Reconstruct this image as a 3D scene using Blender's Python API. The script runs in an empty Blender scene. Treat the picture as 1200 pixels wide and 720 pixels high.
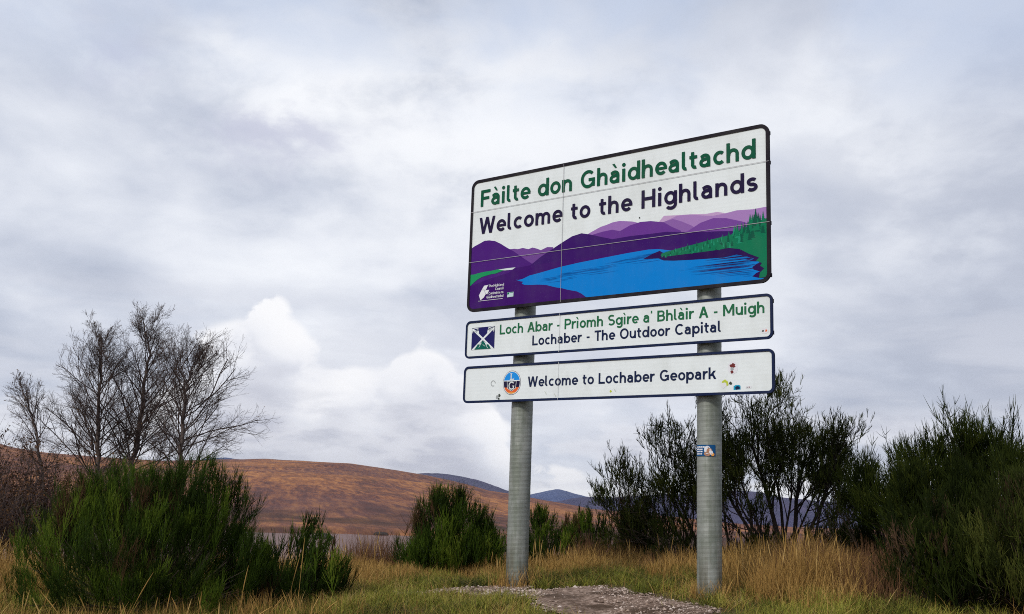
import bpy, math, random
import numpy as np
C = bpy.context.scene.collection
scene = bpy.context.scene
R = math.radians

# ------------------------------------------------------------------ camera
CZ = 1.6
cam = bpy.data.cameras.new('camera'); camo = bpy.data.objects.new('camera', cam); C.objects.link(camo)
PITCH, ROLL = 0.180624, 0.0345698
cam.sensor_width = 36.0; cam.lens = 1196.17 / 1200 * 36.0
cam.clip_start = 0.1; cam.clip_end = 40000
from mathutils import Matrix, Vector
fw = Vector((0, math.cos(PITCH), math.sin(PITCH))); up0 = Vector((0, -math.sin(PITCH), math.cos(PITCH))); rt0 = Vector((1, 0, 0))
rt = math.cos(ROLL) * rt0 + math.sin(ROLL) * up0; up = -math.sin(ROLL) * rt0 + math.cos(ROLL) * up0
M = Matrix((rt, up, -fw)).transposed().to_4x4(); M.translation = (0, 0, CZ)
camo.matrix_world = M
scene.camera = camo
scene.render.resolution_x, scene.render.resolution_y = 1024, 614
scene.view_settings.view_transform = 'Standard'; scene.view_settings.look = 'None'
scene.view_settings.gamma = 1; scene.view_settings.exposure = 0.0
scene.cycles.pixel_filter_type = 'BLACKMAN_HARRIS'; scene.cycles.filter_width = 1.0
scene.cycles.use_denoising = False
scene.cycles.max_bounces = 6; scene.cycles.transparent_max_bounces = 8

SUN_EL, SUN_AZ = 36.0, 222.0        # azimuth clockwise from +Y: the sun stands behind the camera's left shoulder
SKY_STRENGTH = 0.1

# ------------------------------------------------------------------ node helpers
class NT:
    """A little arithmetic on shader nodes."""
    def __init__(s, tree): s.t = tree; s.n = tree.nodes; s.l = tree.links
    def put(s, sock, v):
        if hasattr(v, 'is_output'): s.l.new(v, sock)
        else: sock.default_value = v
    def m(s, op, a, b=None, c=None):
        n = s.n.new('ShaderNodeMath'); n.operation = op; s.put(n.inputs[0], a)
        if b is not None: s.put(n.inputs[1], b)
        if c is not None: s.put(n.inputs[2], c)
        return n.outputs[0]
    def add(s, a, b): return s.m('ADD', a, b)
    def sub(s, a, b): return s.m('SUBTRACT', a, b)
    def mul(s, a, b): return s.m('MULTIPLY', a, b)
    def ss(s, v, a, b):
        n = s.n.new('ShaderNodeMapRange'); n.interpolation_type = 'SMOOTHSTEP'
        s.put(n.inputs['Value'], v); n.inputs['From Min'].default_value = a; n.inputs['From Max'].default_value = b
        return n.outputs['Result']
    def gauss(s, v, c, w):
        d = s.m('DIVIDE', s.sub(v, c), w); return s.m('EXPONENT', s.mul(s.mul(d, d), -1.0))
    def xyz(s, x, y, z):
        n = s.n.new('ShaderNodeCombineXYZ')
        for i, v in enumerate((x, y, z)): s.put(n.inputs[i], v)
        return n.outputs[0]
    def noise(s, vec, scale, detail=5, rough=.55, dist=0.0, out=0):
        n = s.n.new('ShaderNodeTexNoise'); s.put(n.inputs['Vector'], vec); n.inputs['Scale'].default_value = scale
        n.inputs['Detail'].default_value = detail; n.inputs['Roughness'].default_value = rough; n.inputs['Distortion'].default_value = dist
        return n.outputs[out]
    def mix(s, f, a, b, mode='MIX'):
        n = s.n.new('ShaderNodeMix'); n.data_type = 'RGBA'; n.blend_type = mode
        s.put(n.inputs[0], f)
        for sock, v in ((n.inputs[6], a), (n.inputs[7], b)):
            if hasattr(v, 'is_output'): s.l.new(v, sock)
            else: sock.default_value = (*v, 1) if len(v) == 3 else v
        return n.outputs[2]
    def ramp(s, v, stops):
        n = s.n.new('ShaderNodeValToRGB'); s.put(n.inputs[0], v)
        e = n.color_ramp.elements
        while len(e) < len(stops): e.new(.5)
        for k, (p, c) in zip(e, stops): k.position = p; k.color = (*c, 1)
        return n.outputs[0]
    def attr(s, name):
        n = s.n.new('ShaderNodeAttribute'); n.attribute_name = name; return n
    def obj(s): return s.n.new('ShaderNodeTexCoord').outputs['Object']
    def pos(s): return s.n.new('ShaderNodeNewGeometry').outputs['Position']

# ------------------------------------------------------------------ world
world = bpy.data.worlds.new('World'); scene.world = world; world.use_nodes = True
wt = world.node_tree; wt.nodes.clear(); N = NT(wt)
out = wt.nodes.new('ShaderNodeOutputWorld'); bg = wt.nodes.new('ShaderNodeBackground')
sky = wt.nodes.new('ShaderNodeTexSky'); sky.sky_type = 'NISHITA'; sky.sun_disc = False
sky.sun_elevation = R(SUN_EL); sky.sun_rotation = R(SUN_AZ); sky.altitude = 300; sky.dust_density = 1.2
vec = wt.nodes.new('ShaderNodeTexCoord').outputs['Generated']
sep = wt.nodes.new('ShaderNodeSeparateXYZ'); wt.links.new(vec, sep.inputs[0])
dx, dy, dz = sep.outputs
el = N.mul(N.m('ARCSINE', dz), 57.29578); az = N.mul(N.m('ARCTAN2', dx, dy), 57.29578)
# high cloud deck: directions projected on a level sheet
K = 1.0 / SKY_STRENGTH
def col(r, g, b): return (r * K, g * K, b * K)
den = N.add(N.m('MAXIMUM', dz, 0.0), .34)
px, py = N.m('DIVIDE', dx, den), N.m('DIVIDE', dy, den)
warp = N.noise(N.xyz(px, py, 9.0), 2.2, 4, .5, 0, 1)
def warped(k, ox, oy, oz):
    n_ = N.n.new('ShaderNodeVectorMath'); n_.operation = 'MULTIPLY_ADD'; N.l.new(warp, n_.inputs[0]); n_.inputs[1].default_value = (k, k, k)
    N.l.new(N.xyz(N.add(px, ox), N.add(py, oy), oz), n_.inputs[2]); return n_.outputs[0]
big = N.noise(warped(.20, 2.6, 0.4, 0), 1.5, 4, .5)
mid = N.noise(warped(.16, .7, 1.2, 4), 4.2, 8, .56)
tuft = N.noise(warped(.12, 7.3, .0, 2), 5.0, 8, .58)
gap = N.noise(warped(.3, 3.1, 5.0, 5), 1.9, 6, .55)
body = N.add(N.mul(big, .70), N.mul(mid, .30))
cl = N.ramp(body, [(.35, (.40, .445, .555)), (.45, (.55, .59, .69)), (.54, (.72, .75, .825)), (.65, (.88, .90, .945))])
# brighter thin veil where the sheet is lit through, around the middle of the view
veil = N.mul(N.add(N.mul(N.gauss(az, 0.0, 13.0), N.gauss(el, 19.5, 7.0)), N.mul(N.mul(N.gauss(az, -14.0, 9.0), N.gauss(el, 22.0, 4.0)), .8)), N.ss(mid, .30, .58))
cl = N.mix(N.m('MINIMUM', N.mul(veil, .72), 1.0), cl, (.92, .93, .96))
# small dark torn tufts
dark = N.mul(N.ss(tuft, .45, .60), N.add(N.mul(N.gauss(az, -14, 5.5), N.gauss(el, 19.2, 2.4)), N.add(N.mul(N.gauss(az, -27, 5), N.gauss(el, 26.0, 3.0)), N.mul(N.gauss(az, -23, 4), N.gauss(el, 21.5, 1.4)))))
cl = N.mix(N.m('MINIMUM', N.mul(dark, .8), 1.0), cl, (.50, .52, .65))
# heavier deck on the right and at the upper left
cl = N.mix(N.mul(N.ss(az, 6, 30), N.add(.35, N.mul(N.ss(mid, .60, .40), .50))), cl, (.43, .465, .565))
cl = N.mix(N.mul(N.mul(N.ss(az, 16, 27), N.gauss(el, 22, 5)), .35), cl, (.38, .43, .56))
# streaked layers low down
layer = N.noise(N.xyz(N.mul(az, .035), N.mul(el, .22), 1.0), 1.6, 7, .58, .3)
lowm = N.mul(N.ss(el, 14, 7), N.ss(layer, .40, .60))
cl = N.mix(N.mul(lowm, .65), cl, (.60, .625, .71))
# towering cumulus bank low on the left
bn = N.noise(N.xyz(N.mul(az, .15), N.mul(el, .20), 3.0), 1.7, 9, .60, .15)
bl = N.noise(N.xyz(N.mul(az, .10), N.mul(el, .12), 13.0), 1.2, 5, .5, .2)
vo = N.n.new('ShaderNodeTexVoronoi'); vo.feature = 'SMOOTH_F1'; N.l.new(N.xyz(N.add(N.mul(az, .34), N.mul(bn, 1.6)), N.add(N.mul(el, .38), N.mul(bn, 1.6)), 0.0), vo.inputs['Vector']); vo.inputs['Scale'].default_value = 1.0; vo.inputs['Smoothness'].default_value = .35
puff = vo.outputs['Distance']
bank = N.add(N.add(N.mul(N.gauss(az, -14.6, 4.6), 6.0), N.mul(N.gauss(az, -4.4, 4.4), 5.6)), N.add(N.mul(N.gauss(az, -31, 4.2), 2.8), N.mul(N.gauss(az, -10.5, 9.0), 4.0)))
bank = N.add(bank, N.add(N.mul(N.sub(bn, .5), 4.0), N.sub(1.4, N.mul(puff, 3.2)))); depth = N.sub(N.add(bank, .6), el)
cum = N.ss(depth, -.15, .6)
shade = N.add(N.ss(N.add(N.mul(depth, .75), N.add(N.mul(N.sub(bl, .5), 6.0), N.mul(N.sub(puff, .40), 4.5))), .2, 5.4), N.mul(N.sub(mid, .5), .25))
cumc = N.ramp(shade, [(0, (.89, .89, .915)), (.38, (.80, .81, .86)), (.62, (.66, .68, .755)), (1, (.50, .515, .60))])
cl = N.mix(N.mul(cum, .96), cl, cumc)
# rows of small low cumulus near the skyline
bn2 = N.noise(N.xyz(N.mul(az, .11), N.mul(el, .36), 8.0), 1.3, 8, .52, .1)
cum2 = N.mul(N.ss(bn2, .42, .58), N.mul(N.ss(el, .0, 1.0), N.ss(el, 6.5, 3.0)))
cumc2 = N.ramp(N.ss(bn2, .42, .66), [(0, (.90, .90, .925)), (.4, (.72, .73, .79)), (1, (.48, .50, .585))])
cl = N.mix(N.mul(cum2, .85), cl, cumc2)
clk = N.mix(1.0, cl, (K * 1.13, K * 1.13, K * 1.12), 'MULTIPLY')
hole = N.mul(N.ss(gap, .45, .60), N.ss(el, 18.5, 26))
skyb = N.mix(.75, sky.outputs[0], col(.66, .76, .97))
fin = N.mix(N.mul(hole, .62), clk, skyb)
fin = N.mix(N.ss(el, .2, -1.5), fin, col(.30, .29, .28))
wt.links.new(fin, bg.inputs[0]); bg.inputs[1].default_value = SKY_STRENGTH
wt.links.new(bg.outputs[0], out.inputs[0])
world.cycles.sampling_method = 'MANUAL'; world.cycles.sample_map_resolution = 512

sl = bpy.data.lights.new('sun', 'SUN'); sl.energy = 2.2; sl.angle = R(8); sl.color = (1, .95, .87)
so = bpy.data.objects.new('sun', sl); C.objects.link(so)
sd = Vector((math.sin(R(SUN_AZ)) * math.cos(R(SUN_EL)), math.cos(R(SUN_AZ)) * math.cos(R(SUN_EL)), math.sin(R(SUN_EL))))
so.rotation_euler = sd.to_track_quat('Z', 'Y').to_euler()

# ------------------------------------------------------------------ materials
def mat(name, rough=.8, spec=.3, metal=0.0):
    m = bpy.data.materials.new(name); m.use_nodes = True
    b = m.node_tree.nodes['Principled BSDF']; b.inputs['Roughness'].default_value = rough
    b.inputs['Specular IOR Level'].default_value = spec; b.inputs['Metallic'].default_value = metal
    return m, NT(m.node_tree), b
def bump(n, b, h, strength, dist):
    k = n.n.new('ShaderNodeBump'); k.inputs['Strength'].default_value = strength; k.inputs['Distance'].default_value = dist
    n.l.new(h, k.inputs['Height']); n.l.new(k.outputs[0], b.inputs['Normal'])
def plain(name, c, rough=.8, spec=.3, var=.12, scale=6.0, metal=0.0):
    m, n, b = mat(name, rough, spec, metal)
    f = n.noise(n.obj(), scale, 5, .6)
    lo = tuple(x * (1 - var) for x in c); hi = tuple(min(1, x * (1 + var)) for x in c)
    n.l.new(n.ramp(f, [(.3, lo), (.7, hi)]), b.inputs['Base Color']); return m
def toned(name, stops, rough=.75, spec=.25, sheen=0.0, scale=1.3, trans=0.0):
    """colour from a per-face 'tone' attribute plus slow noise in object space"""
    m, n, b = mat(name, rough, spec)
    t = n.attr('tone').outputs['Fac']; f = n.noise(n.pos(), scale, 4, .55)
    v = n.add(n.mul(t, .62), n.mul(f, .38))
    n.l.new(n.ramp(v, stops), b.inputs['Base Color'])
    return m
def flat(name, c, rough=.45, spec=.4, dirt=.06):
    m, n, b = mat(name, .6, .05)
    f = n.noise(n.obj(), 3.5, 6, .65)
    mp = n.n.new('ShaderNodeMapping'); n.l.new(n.obj(), mp.inputs[0]); mp.inputs['Scale'].default_value = (7, 7, .7)
    f = n.add(n.mul(f, .6), n.mul(n.noise(mp.outputs[0], 1.0, 5, .6), .4))
    n.l.new(n.mix(n.mul(n.ss(f, .42, .70), dirt * 1.8), c, (.26, .26, .20)), b.inputs['Base Color']); return m

# ------------------------------------------------------------------ mesh helpers
def link(name, me, parent=None, **props):
    o = bpy.data.objects.new(name, me); C.objects.link(o)
    if parent is not None: o.parent = parent
    for k, v in props.items(): o[k] = v
    return o
def empty(name, loc, label, category, rz=0.0, group=None):
    o = bpy.data.objects.new(name, None); C.objects.link(o); o.location = loc; o.rotation_euler = (0, 0, rz)
    o['label'] = label; o['category'] = category
    if group: o['group'] = group
    return o
def mesh_np(name, V, blocks, mats=(), tone=None, smooth=False, midx=None):
    """V (n,3); blocks: list of int arrays (m,k) of faces with k corners; tone: per-vertex values"""
    me = bpy.data.meshes.new(name)
    V = np.asarray(V, np.float32)
    me.vertices.add(len(V)); me.vertices.foreach_set('co', V.ravel())
    blocks = [np.asarray(b, np.int32) for b in blocks if len(b)]
    tot = sum(b.size for b in blocks); nf = sum(len(b) for b in blocks)
    me.loops.add(tot); me.polygons.add(nf)
    me.loops.foreach_set('vertex_index', np.concatenate([b.ravel() for b in blocks]))
    st, off = [], 0
    for b in blocks:
        st.append(off + np.arange(len(b)) * b.shape[1]); off += b.size
    me.polygons.foreach_set('loop_start', np.concatenate(st).astype(np.int32))
    me.polygons.foreach_set('use_smooth', np.full(nf, smooth))
    if midx is not None: me.polygons.foreach_set('material_index', np.asarray(midx, np.int32))
    me.update(calc_edges=True)
    for m in mats: me.materials.append(m)
    if tone is not None:
        a = me.attributes.new('tone', 'FLOAT', 'POINT'); a.data.foreach_set('value', np.asarray(tone, np.float32))
    return me
class MB:
    def __init__(s): s.v = []; s.f = []; s.m = []
    def face(s, pts, m=0):
        i = len(s.v); s.v += [tuple(p) for p in pts]; s.f.append(tuple(range(i, i + len(pts)))); s.m.append(m)
    def box(s, x0, x1, y0, y1, z0, z1, m=0):
        i = len(s.v)
        s.v += [(x, y, z) for z in (z0, z1) for y in (y0, y1) for x in (x0, x1)]
        for q in ((0, 2, 3, 1), (4, 5, 7, 6), (0, 1, 5, 4), (2, 6, 7, 3), (0, 4, 6, 2), (1, 3, 7, 5)):
            s.f.append(tuple(i + k for k in q)); s.m.append(m)
    def build(s, name, mats, parent=None, smooth=False, bevel=0.0, **props):
        me = bpy.data.meshes.new(name); me.from_pydata(s.v, [], s.f)
        for k in mats: me.materials.append(k)
        me.polygons.foreach_set('material_index', s.m); me.polygons.foreach_set('use_smooth', [smooth] * len(s.f)); me.update()
        o = link(name, me, parent, **props)
        if bevel:
            b = o.modifiers.new('bevel', 'BEVEL'); b.width = bevel; b.segments = 2; b.limit_method = 'ANGLE'
        return o
def tubes(P, Rd, k=3):
    """P (N,n,3) polylines, Rd (N,n) radii -> verts, quads"""
    P = np.asarray(P, float); Rd = np.asarray(Rd, float); Nn, n, _ = P.shape
    T = np.gradient(P, axis=1); T /= np.linalg.norm(T, axis=2, keepdims=True) + 1e-9
    ref = np.where(np.abs(T[:, :1, 2:3]) > .8, np.array([1., 0, 0]), np.array([0, 0, 1.]))
    A = np.cross(T, ref); A /= np.linalg.norm(A, axis=2, keepdims=True) + 1e-9
    B = np.cross(T, A)
    th = np.arange(k) * 2 * np.pi / k
    V = P[:, :, None, :] + Rd[:, :, None, None] * (np.cos(th)[None, None, :, None] * A[:, :, None, :] + np.sin(th)[None, None, :, None] * B[:, :, None, :])
    base = (np.arange(Nn) * n * k)[:, None, None] + (np.arange(n - 1) * k)[None, :, None]
    j = np.arange(k); j2 = (j + 1) % k
    F = np.stack([base + j, base + j2, base + k + j2, base + k + j], -1).reshape(-1, 4)
    return V.reshape(-1, 3), F
def hash2(ix, iy, seed):
    h = (ix * 374761393 + iy * 668265263 + seed * 974711) & 0x7fffffff
    h = ((h ^ (h >> 13)) * 1274126177) & 0x7fffffff
    return ((h ^ (h >> 16)) & 0xffff) / 65535.0
def vnoise(x, y, seed=0):
    x = np.asarray(x, float); y = np.asarray(y, float)
    ix = np.floor(x).astype(np.int64); iy = np.floor(y).astype(np.int64); fx = x - ix; fy = y - iy
    fx = fx * fx * (3 - 2 * fx); fy = fy * fy * (3 - 2 * fy)
    a = hash2(ix, iy, seed); b = hash2(ix + 1, iy, seed); c = hash2(ix, iy + 1, seed); d = hash2(ix + 1, iy + 1, seed)
    return (a * (1 - fx) + b * fx) * (1 - fy) + (c * (1 - fx) + d * fx) * fy
def fbm(x, y, seed=0, o=4):
    r = 0; a = .5; t = 0
    for i in range(o):
        r = r + a * vnoise(x * 2 ** i, y * 2 ** i, seed + i * 17); t += a; a *= .5
    return r / t
def sstep(x, a, b):
    t = np.clip((x - a) / (b - a), 0, 1); return t * t * (3 - 2 * t)

# ------------------------------------------------------------------ terrain
# moor crest: bearing (deg, clockwise from +Y), distance (m), height above eye level (m)
CREST = np.array([(-180, 1200, 30), (-60, 1000, 42), (-40, 950, 38), (-30, 900, 31), (-26.9, 920, 28.5), (-25.6, 950, 24), (-24.2, 1000, 22),
                  (-21.3, 1150, 22.5), (-18.5, 1220, 23), (-15.4, 1270, 28), (-13.1, 1300, 31.5), (-8.5, 1200, 27.5), (-4.8, 1100, 17.0),
                  (-1.0, 800, 1.8), (1.9, 640, -3.0), (4.8, 520, -6.4), (7.6, 450, -7.0), (12, 360, -7.6), (19, 340, -8.4), (28, 330, -8.6), (60, 400, -4), (180, 1200, 20)])
LOCH_Z = -8.0
def near_rel(x, y):
    n = -1.6 + .80 * sstep(y, 1.0, 9.6) + .24 * np.tanh((x - 1.2) / 3.2)
    return n + .10 * (fbm(x * .55, y * .55, 3, 3) - .5) + .03 * (fbm(x * 2.7, y * 2.7, 9, 2) - .5)
def hummock(x, y):      # drainage runs down the slope
    u, v = .974 * x + .225 * y, .974 * y - .225 * x
    return .5 * fbm(u * .020, v * .006, 35, 4) + .5 * fbm(u * .07 + 9, v * .010, 37, 4)
def height(x, y):
    x = np.asarray(x, float); y = np.asarray(y, float)
    r = np.hypot(x, y); a = np.degrees(np.arctan2(x, y))
    ahead = sstep(y, -4, 6)
    zn = near_rel(x, y)
    fall = np.maximum(0, r - 12.2); fall = fall - 1.2 * (1 - np.exp(-fall / 1.2))
    zf = np.maximum(zn - .118 * fall * ahead, -7.15)
    soft = -7.15 + .35 * (fbm(x * .02, y * .02, 21, 4) - .5)
    w = sstep(zf, -6.6, -7.15)
    z = zf * (1 - w) + soft * w
    wb = sstep(a, -1.5, -4.5) * sstep(a, -80, -60)
    shore = 190 + 10 * (fbm(a * .35, a * 0, 5, 3) - .5)
    z = z - wb * 2.2 * sstep(r, 70, 84) * (1 - sstep(r, shore - 14, shore + 4))
    D = np.interp(a, CREST[:, 0], CREST[:, 1]); H = np.interp(a, CREST[:, 0], CREST[:, 2])
    H = H + .7 * (fbm(a * .9, a * 0 + 4, 8, 3) - .5) * np.clip(H / 20, .1, 1)
    t = np.clip((r - 215) / np.maximum(D - 215, 50), 0, 1)
    prof = np.where(H > 0, t ** 1.15 * (1 - .18 * t) / .82, t)
    rough = (fbm(x * .012, y * .012, 31, 5) - .5) * 5.0 * np.clip(t * 2, 0, 1) * np.clip(H / 12, .12, 1) * np.clip((1 - t) * 5, .1, 1)
    rough = rough + (fbm(x * .05, y * .05, 33, 3) - .5) * 1.2 * sstep(r, 205, 260) * np.clip((1 - t) * 5, .1, 1)
    zm = z + (H - z) * prof + rough
    rough = rough + ((hummock(x, y) - .5) * 5.0 * np.clip(H / 20, .12, 1) + (fbm(x * .11, y * .06, 39, 3) - .5) * 1.6) * sstep(r, 215, 400) * np.clip((1 - t) * 6, .16, 1) * (r < 2500)
    far = sstep(r, 208, 232)
    z = z * (1 - far) + zm * far
    z = z - sstep(r, D, 2.2 * D + 300) * (H + 60) * ahead
    back = sstep(y, 2, -10)
    z = z * (1 - back) + (-1.6 + .02 * (fbm(x * .1, y * .1, 2, 3) - .5)) * back
    return z + CZ
def gz(x, y): return float(height(np.array([x]), np.array([y]))[0])

# gravel patch outline (world x, y) on the mound in front of the posts
GRAVEL = np.array([(-.98, 9.72), (-.5, 9.95), (.02, 9.88), (.55, 9.6), (.95, 9.65), (1.15, 9.2), (1.28, 8.75), (1.62, 8.15), (1.75, 7.2), (1.3, 7.0),
                   (.95, 7.55), (.5, 8.35), (.1, 8.85), (-.35, 9.15), (-.7, 9.3)])
def poly_sd(x, y, P):
    x = np.asarray(x, float); y = np.asarray(y, float)
    d = np.full(x.shape, 1e9); ins = np.zeros(x.shape, bool)
    for (ax, ay), (bx, by) in zip(P, np.roll(P, -1, 0)):
        ex, ey = bx - ax, by - ay; t = np.clip(((x - ax) * ex + (y - ay) * ey) / (ex * ex + ey * ey), 0, 1)
        d = np.minimum(d, np.hypot(x - ax - t * ex, y - ay - t * ey))
        c = ((ay > y) != (by > y)) & (x < (bx - ax) * (y - ay) / (by - ay + 1e-12) + ax); ins ^= c
    return np.where(ins, d, -d)
def gravel_mask(x, y): return poly_sd(x, y, GRAVEL) + .70 * (fbm(np.asarray(x) * 2.4, np.asarray(y) * 2.4, 41, 4) - .50)

m_ground, n, b = mat('moor_soil', .95, .15)
p = n.pos()
sp = n.n.new('ShaderNodeSeparateXYZ'); n.l.new(p, sp.inputs[0])
dist = n.m('SQRT', n.add(n.mul(sp.outputs[0], sp.outputs[0]), n.mul(sp.outputs[1], sp.outputs[1])))
f1 = n.noise(p, 1.4, 6, .6); f2 = n.noise(p, 9.0, 5, .6)
turf = n.mix(f2, n.ramp(f1, [(.35, (.075, .080, .018)), (.5, (.12, .100, .030)), (.65, (.13, .080, .038))]), (.070, .046, .024))
ro = n.n.new('ShaderNodeMapping'); n.l.new(p, ro.inputs[0]); ro.inputs['Rotation'].default_value = (0, 0, R(-13))
st = n.n.new('ShaderNodeMapping'); n.l.new(ro.outputs[0], st.inputs[0]); st.inputs['Scale'].default_value = (1, .10, 1)
h1 = n.noise(st.outputs[0], .013, 9, .68, .4); h2 = n.noise(st.outputs[0], .30, 8, .75, .1); h3 = n.noise(p, .0035, 5, .6, .5)
moor = n.ramp(n.add(n.add(n.mul(h1, .20), n.mul(n.ss(h2, .34, .66), .52)), n.mul(n.attr('tone').outputs['Fac'], .28)), [(.20, (.066, .030, .030)), (.38, (.125, .050, .040)), (.50, (.195, .076, .045)), (.62, (.27, .108, .049)), (.82, (.43, .190, .066))])
moor = n.mix(n.mul(n.ss(h3, .56, .42), .55), moor, (.135, .066, .058), 'MIX')
moor = n.mix(n.mul(n.ss(h3, .48, .62), .4), moor, (.40, .175, .065))
bank_ = n.mul(n.ss(dist, 330, 225), n.ss(n.noise(p, .02, 5, .6), .62, .42)); moor = n.mix(n.mul(bank_, .8), moor, (.040, .022, .018))
n.l.new(n.mix(n.ss(dist, 40, 95), turf, moor), b.inputs['Base Color'])
bump(n, b, n.add(n.mul(f2, .5), n.mul(h2, 2.0)), .6, .06)
azs = np.concatenate([np.linspace(-180, -46, 40)[:-1], np.linspace(-46, 46, 640), np.linspace(46, 180, 40)[1:-1]])
rs = np.concatenate([np.geomspace(2.0, 14, 90), np.geomspace(14.2, 210, 120)[0:], np.geomspace(212, 1500, 300), np.geomspace(1600, 13000, 24)])
AZ, RS = np.meshgrid(np.radians(azs), rs)
X, Y = RS * np.sin(AZ), RS * np.cos(AZ)
V = np.stack([X, Y, height(X, Y)], -1).reshape(-1, 3)
na, nr = len(azs), len(rs)
i = (np.arange(nr - 1) * na)[:, None] + np.arange(na)[None, :]; i2 = (np.arange(nr - 1) * na)[:, None] + ((np.arange(na) + 1) % na)[None, :]
Q = np.stack([i, i2, i2 + na, i + na], -1).reshape(-1, 4)[:, ::-1]
V = np.vstack([V, [[0, 0, gz(0, 0)]]]); fan = np.stack([np.full(na, len(V) - 1), (np.arange(na) + 1) % na, np.arange(na)], -1)
hum = sstep(hummock(V[:, 0], V[:, 1]), .30, .70)
link('ground', mesh_np('ground', V, [Q, fan], [m_ground], hum, smooth=True), kind='structure')

# loch
m_water, n, b = mat('loch_water', .42, .06); b.inputs['Base Color'].default_value = (.150, .078, .066, 1); b.inputs['IOR'].default_value = 1.33  # brown base colour stands in for the moor's reflection, painted into the water
wv = n.n.new('ShaderNodeMapping'); n.l.new(n.pos(), wv.inputs[0]); wv.inputs['Scale'].default_value = (1.2, .5, 1)
bump(n, b, n.add(n.noise(wv.outputs[0], 1.1, 4, .6), n.mul(n.noise(n.pos(), .06, 3, .5), 3.0)), .5, .10)
wm = MB(); gx = np.linspace(-420, 30, 10); gy = np.linspace(20, 330, 8)
wm.face([(-420, 30, LOCH_Z + CZ), (30, 30, LOCH_Z + CZ), (30, 320, LOCH_Z + CZ), (-420, 320, LOCH_Z + CZ)])
wm.build('loch_water', [m_water], kind='structure')

# gravel
m_grav, n, b = mat('gravel_bed', .95, .2)
p = n.pos(); a1 = n.noise(p, 26, 5, .7); a2 = n.noise(p, 2.3, 4, .6)
n.l.new(n.mix(n.ss(a2, .42, .62), n.ramp(a1, [(.35, (.065, .042, .027)), (.5, (.23, .155, .115)), (.66, (.43, .325, .26))]), (.070, .042, .025)), b.inputs['Base Color'])
bump(n, b, a1, .8, .02)
gx, gy = np.meshgrid(np.arange(-1.6, 2.7, .035), np.arange(6.6, 10.5, .035))
mk = gravel_mask(gx, gy); Vg = np.stack([gx, gy, height(gx, gy) + .006 + .012 * (fbm(gx * 9, gy * 9, 77, 2) - .3)], -1).reshape(-1, 3)
ny, nx = gx.shape; ii = np.arange(ny * nx).reshape(ny, nx)
keep = (mk[:-1, :-1] > 0) & (mk[1:, 1:] > 0) & (mk[:-1, 1:] > 0) & (mk[1:, :-1] > 0)
Qg = np.stack([ii[:-1, :-1], ii[:-1, 1:], ii[1:, 1:], ii[1:, :-1]], -1)[keep]
link('gravel_path', mesh_np('gravel_path', Vg, [Qg], [m_grav], smooth=True), kind='structure')
rng = np.random.default_rng(5)
def scatter(nq, x0, x1, y0, y1, seed):
    r = np.random.default_rng(seed); return r.uniform(x0, x1, nq), r.uniform(y0, y1, nq)
ico_v = np.array([(0, 0, 1), (.9, 0, .1), (.28, .85, .05), (-.72, .53, .1), (-.72, -.53, -.05), (.28, -.85, .1), (0, 0, -.7)])
ico_f = np.array([(0, 1, 2), (0, 2, 3), (0, 3, 4), (0, 4, 5), (0, 5, 1), (6, 2, 1), (6, 3, 2), (6, 4, 3), (6, 5, 4), (6, 1, 5)])
def pebbles(x, y, size, seed):
    r = np.random.default_rng(seed); k = len(x); th = r.uniform(0, 6.28, k)
    sc = size[:, None] * r.uniform(.6, 1.3, (k, 3)); sc[:, 2] *= .6
    v = ico_v[None] * sc[:, None, :] * r.uniform(.8, 1.2, (k, 7, 1))
    c, s = np.cos(th)[:, None], np.sin(th)[:, None]
    v = np.stack([v[..., 0] * c - v[..., 1] * s, v[..., 0] * s + v[..., 1] * c, v[..., 2]], -1)
    v += np.stack([x, y, height(x, y) + .006 + .2 * size], -1)[:, None]
    f = (np.arange(k) * 7)[:, None, None] + ico_f[None]
    return v.reshape(-1, 3), f.reshape(-1, 3), np.repeat(r.uniform(0, 1, k), 7)
px_, py_ = scatter(42000, -1.5, 2.6, 6.8, 10.3, 6); g_ = gravel_mask(px_, py_); dens = fbm(px_ * 1.6, py_ * 1.6, 55, 3)
kp = (g_ > -.06) & (np.random.default_rng(1).uniform(0, 1, len(px_)) < sstep(dens, .3, .5) * .95 + .05)
px_, py_ = px_[kp], py_[kp]
pv, pf, pt = pebbles(px_, py_, np.random.default_rng(2).gamma(2.0, .0028, len(px_)) + .0025, 3)
m_peb = toned('pebbles', [(.1, (.055, .036, .024)), (.35, (.16, .108, .080)), (.62, (.36, .27, .215)), (.92, (.62, .53, .47))], .9, .2, scale=4)
link('gravel', mesh_np('gravel', pv, [pf], [m_peb], pt), kind='stuff')

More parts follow.
